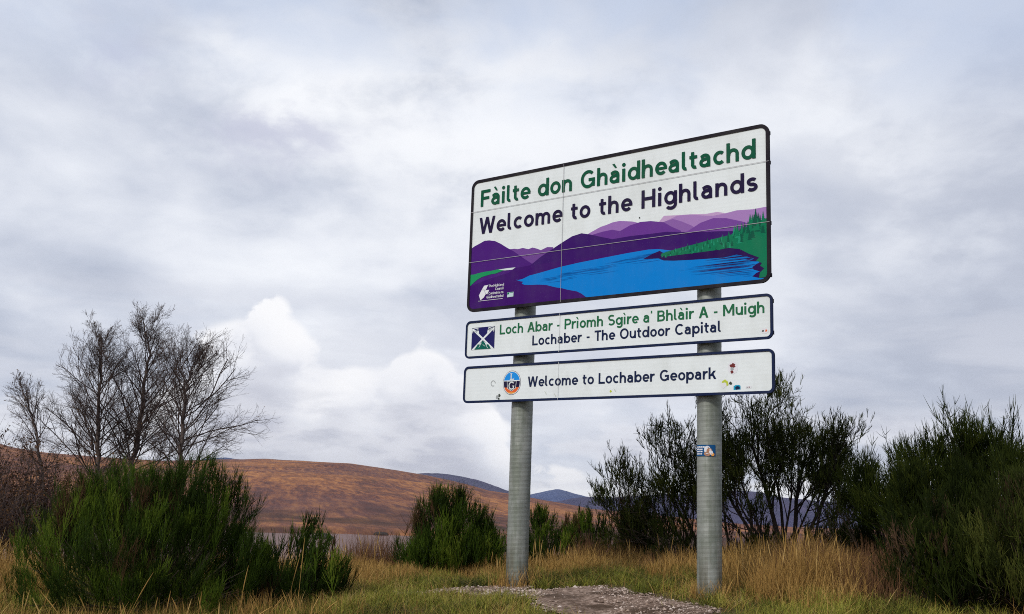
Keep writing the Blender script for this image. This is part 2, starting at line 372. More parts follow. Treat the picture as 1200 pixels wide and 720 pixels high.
# ------------------------------------------------------------------ far hills
def hills(name, pts, Y0, thick, base, m, seed, amp):
    """ridge given by (x, z above eye) at distance Y0; slopes fall off to both sides"""
    pts = np.array(pts, float); xs = np.linspace(pts[0, 0], pts[-1, 0], 160)
    zr = np.interp(xs, pts[:, 0], pts[:, 1])
    k = np.ones(7) / 7; zr = np.convolve(np.pad(zr, 3, 'edge'), k, 'valid')
    vs = np.linspace(-1, 1, 41); XX, VV = np.meshgrid(xs, vs)
    ZZ = base + (zr[None, :] - base) * (1 - np.abs(VV) ** 1.15) + amp * (fbm(XX / thick * 7, VV * 5, seed, 5) - .5) * (np.abs(VV) ** .6) * 2 + amp * .25 * (fbm(XX / thick * 24, VV * 3, seed + 5, 3) - .5)
    YY = Y0 + VV * thick
    ny, nx = XX.shape; ii = np.arange(nx * ny).reshape(ny, nx)
    Q = np.stack([ii[:-1, :-1], ii[:-1, 1:], ii[1:, 1:], ii[1:, :-1]], -1).reshape(-1, 4)
    return link(name, mesh_np(name, np.stack([XX, YY, ZZ + CZ], -1).reshape(-1, 3), [Q], [m], smooth=True), kind='structure')
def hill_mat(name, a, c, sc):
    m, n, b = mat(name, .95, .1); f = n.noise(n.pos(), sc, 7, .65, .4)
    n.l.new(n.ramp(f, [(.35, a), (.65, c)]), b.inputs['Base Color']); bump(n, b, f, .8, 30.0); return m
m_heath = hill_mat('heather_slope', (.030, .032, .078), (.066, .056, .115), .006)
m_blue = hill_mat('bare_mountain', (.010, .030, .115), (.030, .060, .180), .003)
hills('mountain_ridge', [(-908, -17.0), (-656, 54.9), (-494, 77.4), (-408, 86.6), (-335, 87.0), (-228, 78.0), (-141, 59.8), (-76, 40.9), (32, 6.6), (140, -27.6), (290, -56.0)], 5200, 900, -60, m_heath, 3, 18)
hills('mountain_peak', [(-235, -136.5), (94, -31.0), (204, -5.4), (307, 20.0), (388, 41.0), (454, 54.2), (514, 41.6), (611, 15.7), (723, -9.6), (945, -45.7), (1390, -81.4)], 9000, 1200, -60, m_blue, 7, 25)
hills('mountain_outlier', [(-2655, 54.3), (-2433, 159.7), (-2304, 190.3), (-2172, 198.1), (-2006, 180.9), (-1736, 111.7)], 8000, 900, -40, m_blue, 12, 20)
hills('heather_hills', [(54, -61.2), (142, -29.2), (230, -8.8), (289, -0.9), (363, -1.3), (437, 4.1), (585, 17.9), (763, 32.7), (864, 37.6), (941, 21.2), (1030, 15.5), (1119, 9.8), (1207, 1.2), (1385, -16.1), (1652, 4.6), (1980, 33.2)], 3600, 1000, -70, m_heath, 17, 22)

# ------------------------------------------------------------------ road sign
# local axes of the sign: x along the face (0 = left edge of the large panel), -y out of the face, z = height above eye level
SIGN_O = Vector((-0.45552, 10.21556, CZ)); SIGN_RZ = math.atan2(-0.60444, 0.79665)
MIDS, SGZ = 1.62, -.80
sx = Vector((0.79665, -0.60444, 0))
sign = empty('road_sign', SIGN_O + sx * MIDS + Vector((0, 0, SGZ)), 'large welcome road sign of three stacked panels on two ribbed grey posts', 'road sign', SIGN_RZ)
def L3(s, y, z): return (s - MIDS, y, z - SGZ)
m_white = flat('reflective_white', (.74, .785, .80), .35, .5, .10)
n = NT(m_white.node_tree); bs = m_white.node_tree.nodes['Principled BSDF']
w = n.n.new('ShaderNodeTexWave'); w.bands_direction = 'Z'; w.inputs['Scale'].default_value = 9.0; w.inputs['Distortion'].default_value = .1
n.l.new(n.obj(), w.inputs['Vector']); bump(n, bs, w.outputs['Fac'], .05, .004)
m_black = flat('panel_edge_black', (.016, .013, .020), .38, .5, .05)
m_navy = flat('navy_film', (.010, .018, .060), .38, .5, .03)
m_green = flat('green_film', (.006, .085, .045), .38, .5, .03)
m_green2 = flat('mid_green_film', (.018, .135, .060), .38, .5, .03)
m_dpur = flat('ink_film', (.016, .010, .045), .38, .5, .03)
m_back = plain('panel_back', (.30, .31, .32), .5, .5, .15, 4, .6)
m_galv, n, b = mat('galvanised_steel', .55, .4, .35)
f = n.noise(n.obj(), 3.0, 6, .6)
mp = n.n.new('ShaderNodeMapping'); n.l.new(n.obj(), mp.inputs[0]); mp.inputs['Scale'].default_value = (11, 11, .8)
f2 = n.add(n.mul(n.noise(mp.outputs[0], 1.0, 6, .65), .6), n.mul(n.noise(n.obj(), 9, 7, .7), .4))
n.l.new(n.mix(n.mul(n.ss(f2, .44, .60), .75), n.ramp(f, [(.3, (.22, .235, .213)), (.55, (.30, .315, .288)), (.75, (.38, .39, .362))]), (.15, .17, .135)), b.inputs['Base Color'])
n.l.new(n.add(.40, n.mul(f2, .25)), b.inputs['Roughness'])
so_ = n.n.new('ShaderNodeSeparateXYZ'); n.l.new(n.obj(), so_.inputs[0])
mud = n.mul(n.ss(so_.outputs[2], .55, .0), n.ss(n.noise(mp.outputs[0], 1.6, 6, .7), .40, .60))
lk = b.inputs['Base Color'].links[0].from_socket; n.l.new(n.mix(n.mul(mud, .75), lk, (.085, .070, .042)), b.inputs['Base Color'])
m_alu = plain('aluminium', (.42, .43, .44), .45, .5, .1, 8, .7)

FY = -.0001
def rrect(x0, x1, z0, z1, r, seg=8):
    o = []
    for cx, cz, a0 in ((x1 - r, z1 - r, 0), (x0 + r, z1 - r, 90), (x0 + r, z0 + r, 180), (x1 - r, z0 + r, 270)):
        for k in range(seg + 1):
            a = R(a0 + 90 * k / seg); o.append((cx + r * math.cos(a), cz + r * math.sin(a)))
    return o            # counter-clockwise in (s, z)
def poly(mb, pts, off, m=0):
    """flat film shape facing the road, off metres proud of the panel face"""
    a = sum(p[0] * q[1] - q[0] * p[1] for p, q in zip(pts, pts[1:] + pts[:1]))
    pts = pts if a > 0 else pts[::-1]
    mb.face([L3(s, -off, z) for s, z in pts], m)
def ring(mb, o, i, off, m=0):
    k = len(o)
    for a in range(k):
        c = (a + 1) % k
        mb.face([L3(o[a][0], -off, o[a][1]), L3(o[c][0], -off, o[c][1]), L3(i[c][0], -off, i[c][1]), L3(i[a][0], -off, i[a][1])], m)

# ---- lettering: strokes of even weight along centre lines, x-height 1, capitals 1.4
SW = .25; SH = SW / 2
def arc(cx, cy, rx, ry, a0, a1, k=14):
    return [(cx + rx * math.cos(R(a0 + (a1 - a0) * t / k)), cy + ry * math.sin(R(a0 + (a1 - a0) * t / k))) for t in range(k + 1)]
def bar(x0, y0, x1, y1): return ('l', [(x0, y0), (x1, y1)])
def dia(x0, y0, x1, y1, wd=.27): return ('p', [(x0 - wd / 2, y0), (x0 + wd / 2, y0), (x1 + wd / 2, y1), (x1 - wd / 2, y1)])
def box(x0, y0, x1, y1): return ('p', [(x0, y0), (x1, y0), (x1, y1), (x0, y1)])
def stem(x, y0, y1): return box(x - SH, y0, x + SH, y1)
def bowl(cx): return ('c', arc(cx, .5, .345, .385, 0, 360, 28)[:-1])
dot = lambda x: ('p', arc(x, 1.30, .15, .15, 0, 330, 11))
grave = lambda x: ('p', [(x - .26, 1.50), (x - .06, 1.52), (x + .14, 1.18), (x - .02, 1.18)])
archn = lambda x0, wd: ('l', [(x0, .50)] + arc(x0 + wd / 2, .58, wd / 2, .295, 180, 0) + [(x0 + wd, 0)])
ga = [('l', [(.10, .76)] + arc(.40, .62, .285, .255, 150, 0)[1:] + [(.685, 0)]), ('l', [(.685, .60), (.44, .585)] + arc(.40, .345, .285, .235, 95, 270) + [(.50, .125), (.685, .26)])]
GL = {
 'a': (.95, ga), 'à': (.95, ga + [grave(.46)]),
 'b': (1.06, [stem(.125, 0, 1.42), bowl(.53)]), 'c': (.90, [('l', arc(.47, .5, .345, .385, 48, 312, 24))]),
 'd': (1.06, [stem(.87, 0, 1.42), bowl(.465)]),
 'e': (.98, [('l', arc(.47, .5, .345, .385, 0, 318, 26)), box(.16, .39, .93, .59)]),
 'g': (1.06, [bowl(.465), ('l', [(.87, 1.0), (.87, -.02)] + arc(.53, -.02, .34, .27, 0, -150)[1:])]),
 'h': (1.0, [stem(.125, 0, 1.42), archn(.16, .60)]), 'i': (.42, [stem(.15, 0, 1), dot(.15)]), 'ì': (.46, [stem(.16, 0, 1), grave(.18)]),
 'k': (.96, [stem(.125, 0, 1.42), dia(.26, .36, .76, 1.0, .31), dia(.82, 0, .46, .66, .30)]),
 'l': (.52, [('l', [(.125, 1.42), (.125, .32)] + arc(.315, .32, .19, .195, 180, 285)[1:])]),
 'm': (1.48, [stem(.125, 0, 1), archn(.16, .53), archn(.69, .55)]), 'n': (1.0, [stem(.125, 0, 1), archn(.16, .60)]),
 'o': (1.0, [bowl(.47)]), 'p': (1.06, [stem(.125, -.40, 1), bowl(.53)]),
 'r': (.68, [stem(.125, 0, 1), ('l', [(.16, .46)] + arc(.50, .50, .34, .375, 180, 70))]),
 's': (.86, [('l', arc(.41, .70, .26, .185, 32, 270, 18) + arc(.40, .31, .28, .195, 88, -148, 18))]),
 't': (.68, [('l', [(.24, 1.27), (.24, .34)] + arc(.44, .34, .20, .215, 180, 290)[1:]), box(.0, .77, .58, 1.0)]),
 'u': (1.0, [('l', [(.125, 1.0), (.125, .42)] + arc(.435, .42, .31, .30, 180, 360)), stem(.78, 0, 1.0)]),
 'A': (1.26, [dia(.14, 0, .60, 1.4, .28), dia(1.06, 0, .60, 1.4, .28), box(.30, .34, .90, .57)]),
 'B': (1.14, [stem(.125, 0, 1.4), ('l', [(.12, 1.275), (.56, 1.275)] + arc(.56, 1.0, .29, .275, 90, -90) + [(.12, .725)]), ('l', [(.12, .725), (.60, .725)] + arc(.60, .425, .32, .30, 90, -90) + [(.12, .125)])]),
 'C': (1.24, [('l', arc(.64, .70, .51, .59, 45, 315, 26))]),
 'F': (.98, [stem(.125, 0, 1.4), box(.25, 1.15, .92, 1.4), box(.25, .58, .82, .82)]),
 'G': (1.34, [('l', arc(.64, .70, .51, .59, 45, 330, 28)), box(.68, .52, 1.22, .76), box(.98, .10, 1.22, .52)]),
 'H': (1.22, [stem(.125, 0, 1.4), stem(.98, 0, 1.4), box(.25, .60, .86, .84)]),
 'L': (.96, [stem(.125, 0, 1.4), box(.25, 0, .90, .25)]),
 'M': (1.50, [stem(.125, 0, 1.4), stem(1.26, 0, 1.4), dia(.69, .30, .15, 1.4, .26), dia(.69, .30, 1.235, 1.4, .26)]),
 'O': (1.36, [('c', arc(.64, .70, .51, .59, 0, 360, 34)[:-1])]),
 'P': (1.06, [stem(.125, 0, 1.4), ('l', [(.12, 1.275), (.56, 1.275)] + arc(.56, .95, .32, .325, 90, -90) + [(.12, .625)])]),
 'S': (1.10, [('l', arc(.53, 1.0, .36, .29, 35, 270, 20) + arc(.52, .41, .38, .30, 88, -148, 20))]),
 'T': (1.04, [box(.0, 1.15, 1.0, 1.4), box(.375, 0, .625, 1.15)]),
 'W': (1.66, [dia(.14, 1.4, .44, 0, .25), dia(.80, 1.4, .44, 0, .25), dia(.80, 1.4, 1.16, 0, .25), dia(1.46, 1.4, 1.16, 0, .25)]),
 '-': (.62, [box(.06, .46, .50, .68)]), "'": (.34, [box(.04, 1.12, .22, 1.46)]), ' ': (.52, []),
}
def stroke_quads(pts, closed, w):
    P = np.array(pts, float); k = len(P)
    keepm = np.ones(k, bool); keepm[1:] = np.linalg.norm(np.diff(P, axis=0), axis=1) > 1e-4
    P = P[keepm]; k = len(P)
    if closed: d0 = P - np.roll(P, 1, 0); d1 = np.roll(P, -1, 0) - P
    else:
        d = np.diff(P, axis=0); d0 = np.vstack([d[:1], d]); d1 = np.vstack([d, d[-1:]])
    d0 /= np.linalg.norm(d0, axis=1, keepdims=True); d1 /= np.linalg.norm(d1, axis=1, keepdims=True)
    n0 = np.stack([-d0[:, 1], d0[:, 0]], 1); n1 = np.stack([-d1[:, 1], d1[:, 0]], 1)
    m = n0 + n1; m /= np.linalg.norm(m, axis=1, keepdims=True)
    ln = w / 2 / np.maximum((m * n1).sum(1), .5)
    A = P + m * ln[:, None]; B = P - m * ln[:, None]
    return [[tuple(B[q]), tuple(B[(q + 1) % k]), tuple(A[(q + 1) % k]), tuple(A[q])] for q in range(k if closed else k - 1)]
def text(mb, s, x0, x1, base, cap, off, m=0, weight=.95):
    sc = cap / 1.4; tot = sum(GL[c][0] for c in s) * sc
    tail = (GL[s[-1]][0] - .98 * GL[s[-1]][0] + .10) * sc
    hs = min(1.05, (x1 - x0) / (tot - tail)); gaps = (x1 - x0 - (tot - tail) * hs) / max(1, len(s) - 1)
    x = x0; lay = 0
    for c in s:
        adv, st = GL[c]
        for kind, pts in st:
            lay = (lay + 1) % 4; o = off + .00025 * lay
            if kind == 'p': poly(mb, [(x + p[0] * sc * hs, base + p[1] * sc) for p in pts], o, m)
            else:
                for q in stroke_quads(pts, kind == 'c', SW * weight): poly(mb, [(x + p[0] * sc * hs, base + p[1] * sc) for p in q], o, m)
        x += adv * sc * hs + gaps
def sign_panel(label, x0, x1, z0, z1, r, bw, edge_m, seams_h=(), seam_v=None, seam_m=None):
    mb = MB(); o = rrect(x0, x1, z0, z1, r); k = len(o)
    mb.face([L3(s, 0, z) for s, z in o], 0); mb.face([L3(s, .012, z) for s, z in o][::-1], 1)
    for a in range(k):
        c = (a + 1) % k
        mb.face([L3(o[a][0], 0, o[a][1]), L3(o[a][0], .012, o[a][1]), L3(o[c][0], .012, o[c][1]), L3(o[c][0], 0, o[c][1])], 2)
    p = mb.build('sign_panel', [m_white, m_back, edge_m], sign, label=label)
    bb = MB(); inner = rrect(x0 + bw, x1 - bw, z0 + bw, z1 - bw, max(r - bw, .02)); oo = rrect(x0, x1, z0, z1, r)
    ring(bb, oo, inner, .0075)
    for a in range(k):      # the rim folds back over the plate edge
        c = (a + 1) % k
        q = [(oo[j][0], oo[j][1]) for j in (a, c)]
        bb.face([L3(q[0][0], -.0075, q[0][1]), L3(q[0][0], -.0002, q[0][1]), L3(q[1][0], -.0002, q[1][1]), L3(q[1][0], -.0075, q[1][1])])
    bb.build('border', [edge_m], p)
    if seams_h or seam_v:
        sm = MB()
        for z, xa, xb in seams_h: poly(sm, [(xa, z - .0022), (xb, z - .0022), (xb, z + .0022), (xa, z + .0022)], .0083)
        if seam_v: poly(sm, [(seam_v - .002, z0 + bw * .3), (seam_v + .002, z0 + bw * .3), (seam_v + .002, z1 - bw * .3), (seam_v - .002, z1 - bw * .3)], .0088)
        sm.build('joint', [seam_m], p)
    return p
m_seam = plain('joint_grey', (.33, .32, .34), .5, .4, .2, 9)
m_seam2 = plain('joint_pale', (.58, .60, .60), .5, .4, .1, 9)
big_p = sign_panel('large panel with Gaelic and English welcome above a purple and blue loch picture', 0, 3.25, 1.791, 3.177, .085, .031, m_black, ((2.838, .005, 3.245), (2.308, .005, 3.245)), 1.151, m_seam)
mid_p = sign_panel('narrow panel with green and navy lines beside a crossed axes emblem', 0, 3.262, 1.317, 1.698, .055, .021, m_navy, (), 1.148, m_seam2)
low_p = sign_panel('lowest narrow panel with navy geopark line, round emblem and small stickers', 0, 3.272, .870, 1.237, .055, .022, m_navy, (), 1.148, m_seam2)
tm = MB(); text(tm, 'Fàilte don Ghàidhealtachd', .126, 3.120, 2.884, .175, .0054); tm.build('lettering', [m_green], big_p, label='green Gaelic welcome line')
tm = MB(); text(tm, 'Welcome to the Highlands', .118, 3.135, 2.594, .172, .0054); tm.build('lettering', [m_dpur], big_p, label='dark English welcome line')
tm = MB(); text(tm, "Loch Abar - Prìomh Sgìre a' Bhlàir A - Muigh", .432, 3.190, 1.537, .099, .002, 0, .92); tm.build('lettering', [m_green2], mid_p, label='green Gaelic line')
tm = MB(); text(tm, 'Lochaber - The Outdoor Capital', .832, 2.800, 1.405, .096, .002, 0, .95); tm.build('lettering', [m_navy], mid_p, label='navy English line')
tm = MB(); text(tm, 'Welcome to Lochaber Geopark', .793, 2.747, 1.007, .099, .002, 0, .95); tm.build('lettering', [m_navy], low_p)

# ---- printed loch landscape
cols = dict(lilac_far=(.50, .33, .55), lilac=(.36, .20, .47), lilac_l=(.30, .15, .43), light=(.24, .11, .36), mid=(.17, .06, .30), valley=(.150, .055, .27),
            mound=(.13, .036, .26), left=(.066, .012, .175), dark=(.040, .007, .125), fore=(.046, .006, .130), blue=(.003, .195, .60), blue2=(.002, .105, .38),
            penin=(.024, .004, .075), green=(.005, .165, .080), green2=(.004, .085, .052), green_bright=(.010, .27, .10), green3=(.015, .25, .14), white=(.62, .68, .70))
names = list(cols); pm = [flat('print_' + k, cols[k], .36, .5, .03) for k in names]; PI_ = {k: i for i, k in enumerate(names)}
pic = MB()
def pp(c, pts, lay): poly(pic, pts, .0008 + .0004 * lay, PI_[c])
pp('lilac_far', [(2.181,2.43),(2.247,2.497),(2.325,2.489),(2.39,2.484),(2.531,2.472),(2.657,2.457),(2.768,2.46),(2.829,2.442),(2.878,2.417),(2.877,2.347),(2.181,2.39)], 0)
pp('lilac_l', [(1.398,2.414),(1.463,2.44),(1.58,2.482),(1.64,2.492),(1.709,2.508),(1.786,2.512),(1.862,2.499),(1.924,2.487),(2.007,2.459),(2.034,2.411),(1.732,2.36)], 0)
pp('lilac', [(2.26,2.442),(2.377,2.479),(2.506,2.473),(2.632,2.446),(2.731,2.43),(2.829,2.435),(2.95,2.448),(3.092,2.437),(3.23,2.442),(3.23,2.277),(2.532,2.299)], 1)
pp('light', [(2.2,2.425),(2.26,2.444),(2.339,2.455),(2.429,2.419),(2.531,2.365),(2.607,2.289),(2.2,2.308)], 2)
pp('mid', [(2.455,2.315),(2.493,2.328),(2.607,2.383),(2.731,2.409),(2.853,2.392),(2.997,2.343),(3.114,2.293),(3.159,2.106),(2.5,2.228)], 3)
pp('valley', [(.40,2.35),(.514,2.392),(.573,2.391),(.62,2.381),(.682,2.386),(.749,2.366),(.80,2.376),(.85,2.36),(.901,2.338),(.976,2.36),(1.046,2.35),(1.06,2.12),(.8,2.1),(.45,2.12)], 1)
pp('mound', [(1.38,2.36),(1.451,2.407),(1.503,2.419),(1.607,2.433),(1.71,2.438),(1.813,2.407),(1.93,2.35),(1.899,2.26),(1.4,2.26)], 2)
pp('mound', [(1.675,2.385),(1.801,2.417),(1.897,2.454),(2.007,2.472),(2.114,2.466),(2.247,2.437),(2.326,2.385),(2.417,2.337),(2.481,2.235),(1.7,2.237)], 4)
pp('left', [(.02,2.455),(.07,2.478),(.116,2.492),(.192,2.518),(.253,2.516),(.33,2.499),(.407,2.46),(.484,2.412),(.565,2.368),(.68,2.29),(.797,2.215),(.803,2.0),(.02,2.0)], 2)
pp('dark', [(.77,2.194),(.798,2.21),(.909,2.274),(1.033,2.33),(1.155,2.386),(1.263,2.431),(1.37,2.447),(1.464,2.424),(1.582,2.386),(1.712,2.347),(1.915,2.352),(2.1,2.347),(2.274,2.345),(2.532,2.308),(2.78,2.285),(2.98,2.262),(2.995,2.06),(.77,2.06)], 5)
pp('fore', [(.02,2.060),(.272,2.113),(.51,2.15),(.602,2.191),(.769,2.199),(1.133,2.202),(1.509,2.20),(1.916,2.225),(2.4,2.20),(3.21,2.12),(3.23,1.83),(3.19,1.80),(.06,1.80),(.02,1.84)], 6)
lake = [(.607,2.073),(.64,2.066),(.694,2.072),(.773,2.097),(.886,2.111),(1.026,2.130),(1.135,2.145),(1.351,2.164),(1.613,2.180),(1.867,2.195),(2.091,2.203),(2.2,2.195),(2.532,2.12),(2.948,2.08),(3.16,2.0),(3.2,1.83),(3.19,1.80),(1.45,1.80),(1.439,1.823),(1.385,1.862),(1.331,1.889),(1.224,1.915),(1.16,1.935),(1.086,1.951),(.975,1.985),(.88,1.997),(.805,2.001),(.719,2.010),(.684,2.025),(.70,2.043),(.66,2.052)]
pp('blue', lake, 7)
rr = random.Random(4)
for k in range(46):
    s0 = rr.uniform(.85, 2.0); zt = 2.05 + (s0 - .85) * .10; z = zt - abs(rr.gauss(0, .035)); w_ = rr.uniform(.1, .45)
    pp('blue2', [(s0, z), (s0 + w_ * .5, z - .0030), (s0 + w_, z + .006), (s0 + w_ * .5, z + .0035)], 8 + (k % 3) * .3)
for k in range(60):
    z = rr.uniform(1.86, 2.06); s1 = 3.13 - abs(rr.gauss(0, .04)); w_ = rr.uniform(.1, .7) * (1 - abs(z - 1.97) * 4)
    if w_ > .05: pp('blue2' if k % 3 else 'penin', [(s1 - w_, z), (s1 - w_ * .4, z - .0035), (s1, z), (s1 - w_ * .4, z + .0035)], 8 + (k % 4) * .25)
pp('penin', [(2.035,2.120),(2.09,2.140),(2.144,2.160),(2.21,2.178),(2.25,2.15),(2.532,2.181),(2.877,2.175),(3.159,2.151),(3.225,2.03),(3.222,1.83),(3.156,1.834),(3.087,1.855),(3.122,1.880),(3.155,1.892),(3.10,1.912),(3.088,1.935),(3.12,1.955),(3.165,1.975),(3.06,1.990),(3.105,2.008),(3.042,2.03),(2.948,2.059),(2.828,2.046),(2.7,2.052),(2.532,2.060),(2.35,2.072),(2.25,2.085),(2.198,2.110)], 9.2)
pp('green', [(2.218,2.133),(2.229,2.150),(2.276,2.160),(2.379,2.175),(2.481,2.188),(2.582,2.200),(2.682,2.215),(2.78,2.226),(2.877,2.235),(2.937,2.25),(2.997,2.27),(3.068,2.30),(3.139,2.32),(3.2,2.34),(3.23,2.34),(3.23,1.84),(3.145,1.836),(3.157,1.883),(3.195,1.913),(3.157,1.94),(3.175,1.96),(3.123,1.987),(3.15,2.01),(3.065,2.05),(2.972,2.105),(2.876,2.125),(2.78,2.120),(2.532,2.118),(2.276,2.118)], 9.8)
def fir(s, z, h, w_, c, lay):
    pts = [(s - w_ * .10, z)]; pr = []; nl = 5 if h < .12 else 8
    for q in range(nl):
        t = q / nl; ww = w_ * (1 - t) * .5
        pts += [(s - ww, z + h * (t * .9 + .06))] if 0 else []
        pr += [(s + ww, z + h * (.05 + t * .92)), (s + ww * .45, z + h * (.05 + (t + .75 / nl) * .92))]
    left = [(2 * s - a, bq) for a, bq in pr][::-1]
    pp(c, pr + [(s, z + h)] + left, lay)
edge = [(2.22,2.13,.02),(2.38,2.17,.035),(2.58,2.195,.05),(2.78,2.22,.06),(2.9,2.235,.09),(3.0,2.26,.13),(3.1,2.29,.17),(3.2,2.31,.19)]
ex = [e[0] for e in edge]
for k in range(96):
    s = 2.23 + (k / 95) ** .95 * .965 + rr.uniform(-.008, .008); zb = float(np.interp(s, ex, [e[1] for e in edge])); hh = float(np.interp(s, ex, [e[2] for e in edge]))
    d_ = rr.random(); zb -= d_ * .10 * min(1, (s - 2.15) * 1.6); h_ = hh * rr.uniform(.6, 1.05)
    fir(s, zb - .015, h_, max(.02, h_ * .42), 'green3' if (k % 3 == 1 and s < 3.0) else ('green2' if k % 2 == 0 else 'green'), 10.2 + (k % 9) * .16)
pp('green_bright', [(.02,2.181),(.085,2.179),(.12,2.186),(.208,2.193),(.30,2.194),(.389,2.201),(.493,2.194),(.44,2.180),(.36,2.162),(.30,2.160),(.24,2.152),(.179,2.143),(.119,2.120),(.074,2.092),(.02,2.055)], 8)
pp('white', [(.389,2.197),(.493,2.200),(.602,2.198),(.562,2.178),(.464,2.181)], 8.6)
pic.build('landscape_picture', pm, big_p)
# ---- council mark and small sticker on the purple foreground
lg = MB()
poly(lg, [(.174,1.903),(.152,1.954),(.184,2.006),(.213,2.004),(.24,1.96),(.215,1.927)], .0062)
poly(lg, [(.186,2.010),(.216,2.049),(.266,2.052),(.240,2.004)], .0062)
poly(lg, [(.217,2.0),(.283,2.001),(.259,1.956),(.243,1.962)], .0066)
for s_, x0, x1, zb in (('The Highland', .272, .466, 2.027), ('Council', .357, .465, 1.990), ('Comhairle na', .276, .463, 1.951), ('Gàidhealtachd', .250, .463, 1.914)): text(lg, s_, x0, x1, zb, .026, .0062, 0, .8)
poly(lg, [(.148,1.894),(.456,1.895),(.456,1.899),(.148,1.898)], .0062)
m_print = flat('white_print', (.72, .72, .76), .4, .4, .05)
lg.build('council_mark', [m_print], big_p)
m_pale = flat('pale_sticker', (.50, .62, .66), .4, .4, .1)
sb_ = MB(); poly(sb_, [(.511,1.903),(.589,1.906),(.589,1.953),(.511,1.953)], .0064, 0); poly(sb_, [(.513,1.93),(.535,1.932),(.535,1.951),(.513,1.951)], .0068, 1); poly(sb_, [(.54,1.945),(.585,1.945),(.585,1.950),(.54,1.950)], .0068, 1)
sb_.build('sticker', [m_pale, pm[PI_['green']]], big_p, label='tiny pale square sticker')
# ---- crossed axes emblem
em = MB(); ex0, ex1, ez0, ez1 = .077, .370, 1.400, 1.627
m_ind = flat('indigo_film', (.018, .016, .110), .38, .5, .03); m_teal = flat('teal_film', (.004, .110, .085), .38, .5, .03)
poly(em, [(ex0, ez0), (ex1, ez0), (ex1, ez1), (ex0, ez1)], .0012, 0)
cxm = (ex0 + ex1) / 2
poly(em, [(ex0, ez0), (cxm, ez0 + .085), (ex1, ez0), (ex1, ez0 + .012), (cxm, ez0 + .125), (ex0, ez0 + .012)][:3] + [(ex1, ez0)], .0016, 1)
for sg in (1, -1):
    F_ = lambda x: cxm + sg * x
    poly(em, [(F_(-.146), ez0), (F_(-.122), ez0), (F_(.124), ez1 - .035), (F_(.106), ez1 - .022)], .0020 + .0003 * sg, 1)
    poly(em, [(F_(.080), ez1 - .045), (F_(.058), ez1 - .032), (F_(.052), ez1 - .062), (F_(.070), ez1 - .058), (F_(.098), ez1 - .028), (F_(.122), ez1 - .012), (F_(.143), ez1 - .006), (F_(.140), ez1 - .040), (F_(.132), ez1 - .060), (F_(.128), ez1 - .030), (F_(.110), ez1 - .040), (F_(.098), ez1 - .056)], .0030 + .0003 * sg, 1)
    poly(em, [(F_(.066), ez1 - .022), (F_(.10), ez1 - .010), (F_(.146), ez1), (F_(.110), ez1 - .002), (F_(.06), ez1 - .012)], .0036 + .0003 * sg, 1)
poly(em, [(cxm - .105, ez0 + .004), (cxm + .105, ez0 + .004), (cxm + .088, ez0 + .030), (cxm + .068, ez0 + .052), (cxm + .050, ez0 + .044), (cxm + .030, ez0 + .062), (cxm + .012, ez0 + .078), (cxm - .006, ez0 + .088), (cxm - .020, ez0 + .066), (cxm - .042, ez0 + .050), (cxm - .060, ez0 + .058), (cxm - .085, ez0 + .025)], .0044, 2)
for a, c in (((-.02, .066), (-.05, .022)), ((.03, .062), (.062, .012)), ((.0, .05), (.03, .03))): poly(em, [(cxm + a[0], ez0 + a[1]), (cxm + a[0] + .006, ez0 + a[1]), (cxm + c[0] + .006, ez0 + c[1]), (cxm + c[0], ez0 + c[1])], .0050, 1)
em.build('axes_emblem', [m_ind, m_white, m_teal], mid_p)
# ---- round geopark emblem
ge = MB(); oc, oz, orx, orz = .602, 1.054, .108, .118
E_ = lambda a0, a1, k, rx, rz: [(oc + orx * rx * math.cos(R(a0 + (a1 - a0) * t / k)), oz + orz * rz * math.sin(R(a0 + (a1 - a0) * t / k))) for t in range(k + 1)]
m_sky = flat('sky_blue_film', (.015, .26, .72), .38, .5, .02); m_or = flat('orange_film', (.72, .13, .035), .38, .5, .02); m_or2 = flat('amber_film', (.78, .33, .06), .38, .5, .02)
poly(ge, E_(0, 350, 35, 1, 1), .0010, 0); poly(ge, E_(0, 350, 35, .965, .965), .0014, 1); poly(ge, E_(0, 350, 35, .90, .90), .0018, 0)
poly(ge, E_(10, 170, 24, .90, .90), .0022, 2)
poly(ge, E_(205, 335, 24, .90, .90) + [(oc + .045, oz - .045), (oc - .045, oz - .045)], .0022, 3)
poly(ge, E_(240, 300, 12, .90, .90), .0026, 4)
poly(ge, [(oc - .098, oz + .016), (oc + .098, oz + .016), (oc + .098, oz + .024), (oc - .098, oz + .024)], .0030, 1)
poly(ge, [(oc - .058, oz + .018), (oc + .058, oz + .018), (oc + .052, oz - .053), (oc, oz - .084), (oc - .052, oz - .053)], .0034, 1)
poly(ge, [(oc - .053, oz + .013), (oc + .053, oz + .013), (oc + .047, oz - .050), (oc, oz - .079), (oc - .047, oz - .050)], .0038, 0)
poly(ge, [(oc - .014, oz + .030), (oc - .002, oz + .030), (oc - .002, oz + .086), (oc - .014, oz + .086)], .0042, 1)
poly(ge, [(oc - .022, oz + .084), (oc + .006, oz + .084), (oc + .006, oz + .090), (oc - .022, oz + .090)], .0046, 1)
poly(ge, [(oc - .022, oz + .028), (oc + .028, oz + .028), (oc + .028, oz + .048), (oc + .022, oz + .038), (oc - .022, oz + .036)], .0046, 1)
for q in stroke_quads([(oc + .030 * math.cos(R(a)), oz - .028 + .034 * math.sin(R(a))) for a in range(40, 330, 14)], False, .011): poly(ge, q, .0042, 1)
poly(ge, [(oc + .008, oz - .036), (oc + .034, oz - .036), (oc + .034, oz - .029), (oc + .008, oz - .029)], .0046, 1)
poly(ge, [(oc + .020, oz - .058), (oc + .030, oz - .058), (oc + .030, oz - .034), (oc + .020, oz - .034)], .0050, 1)
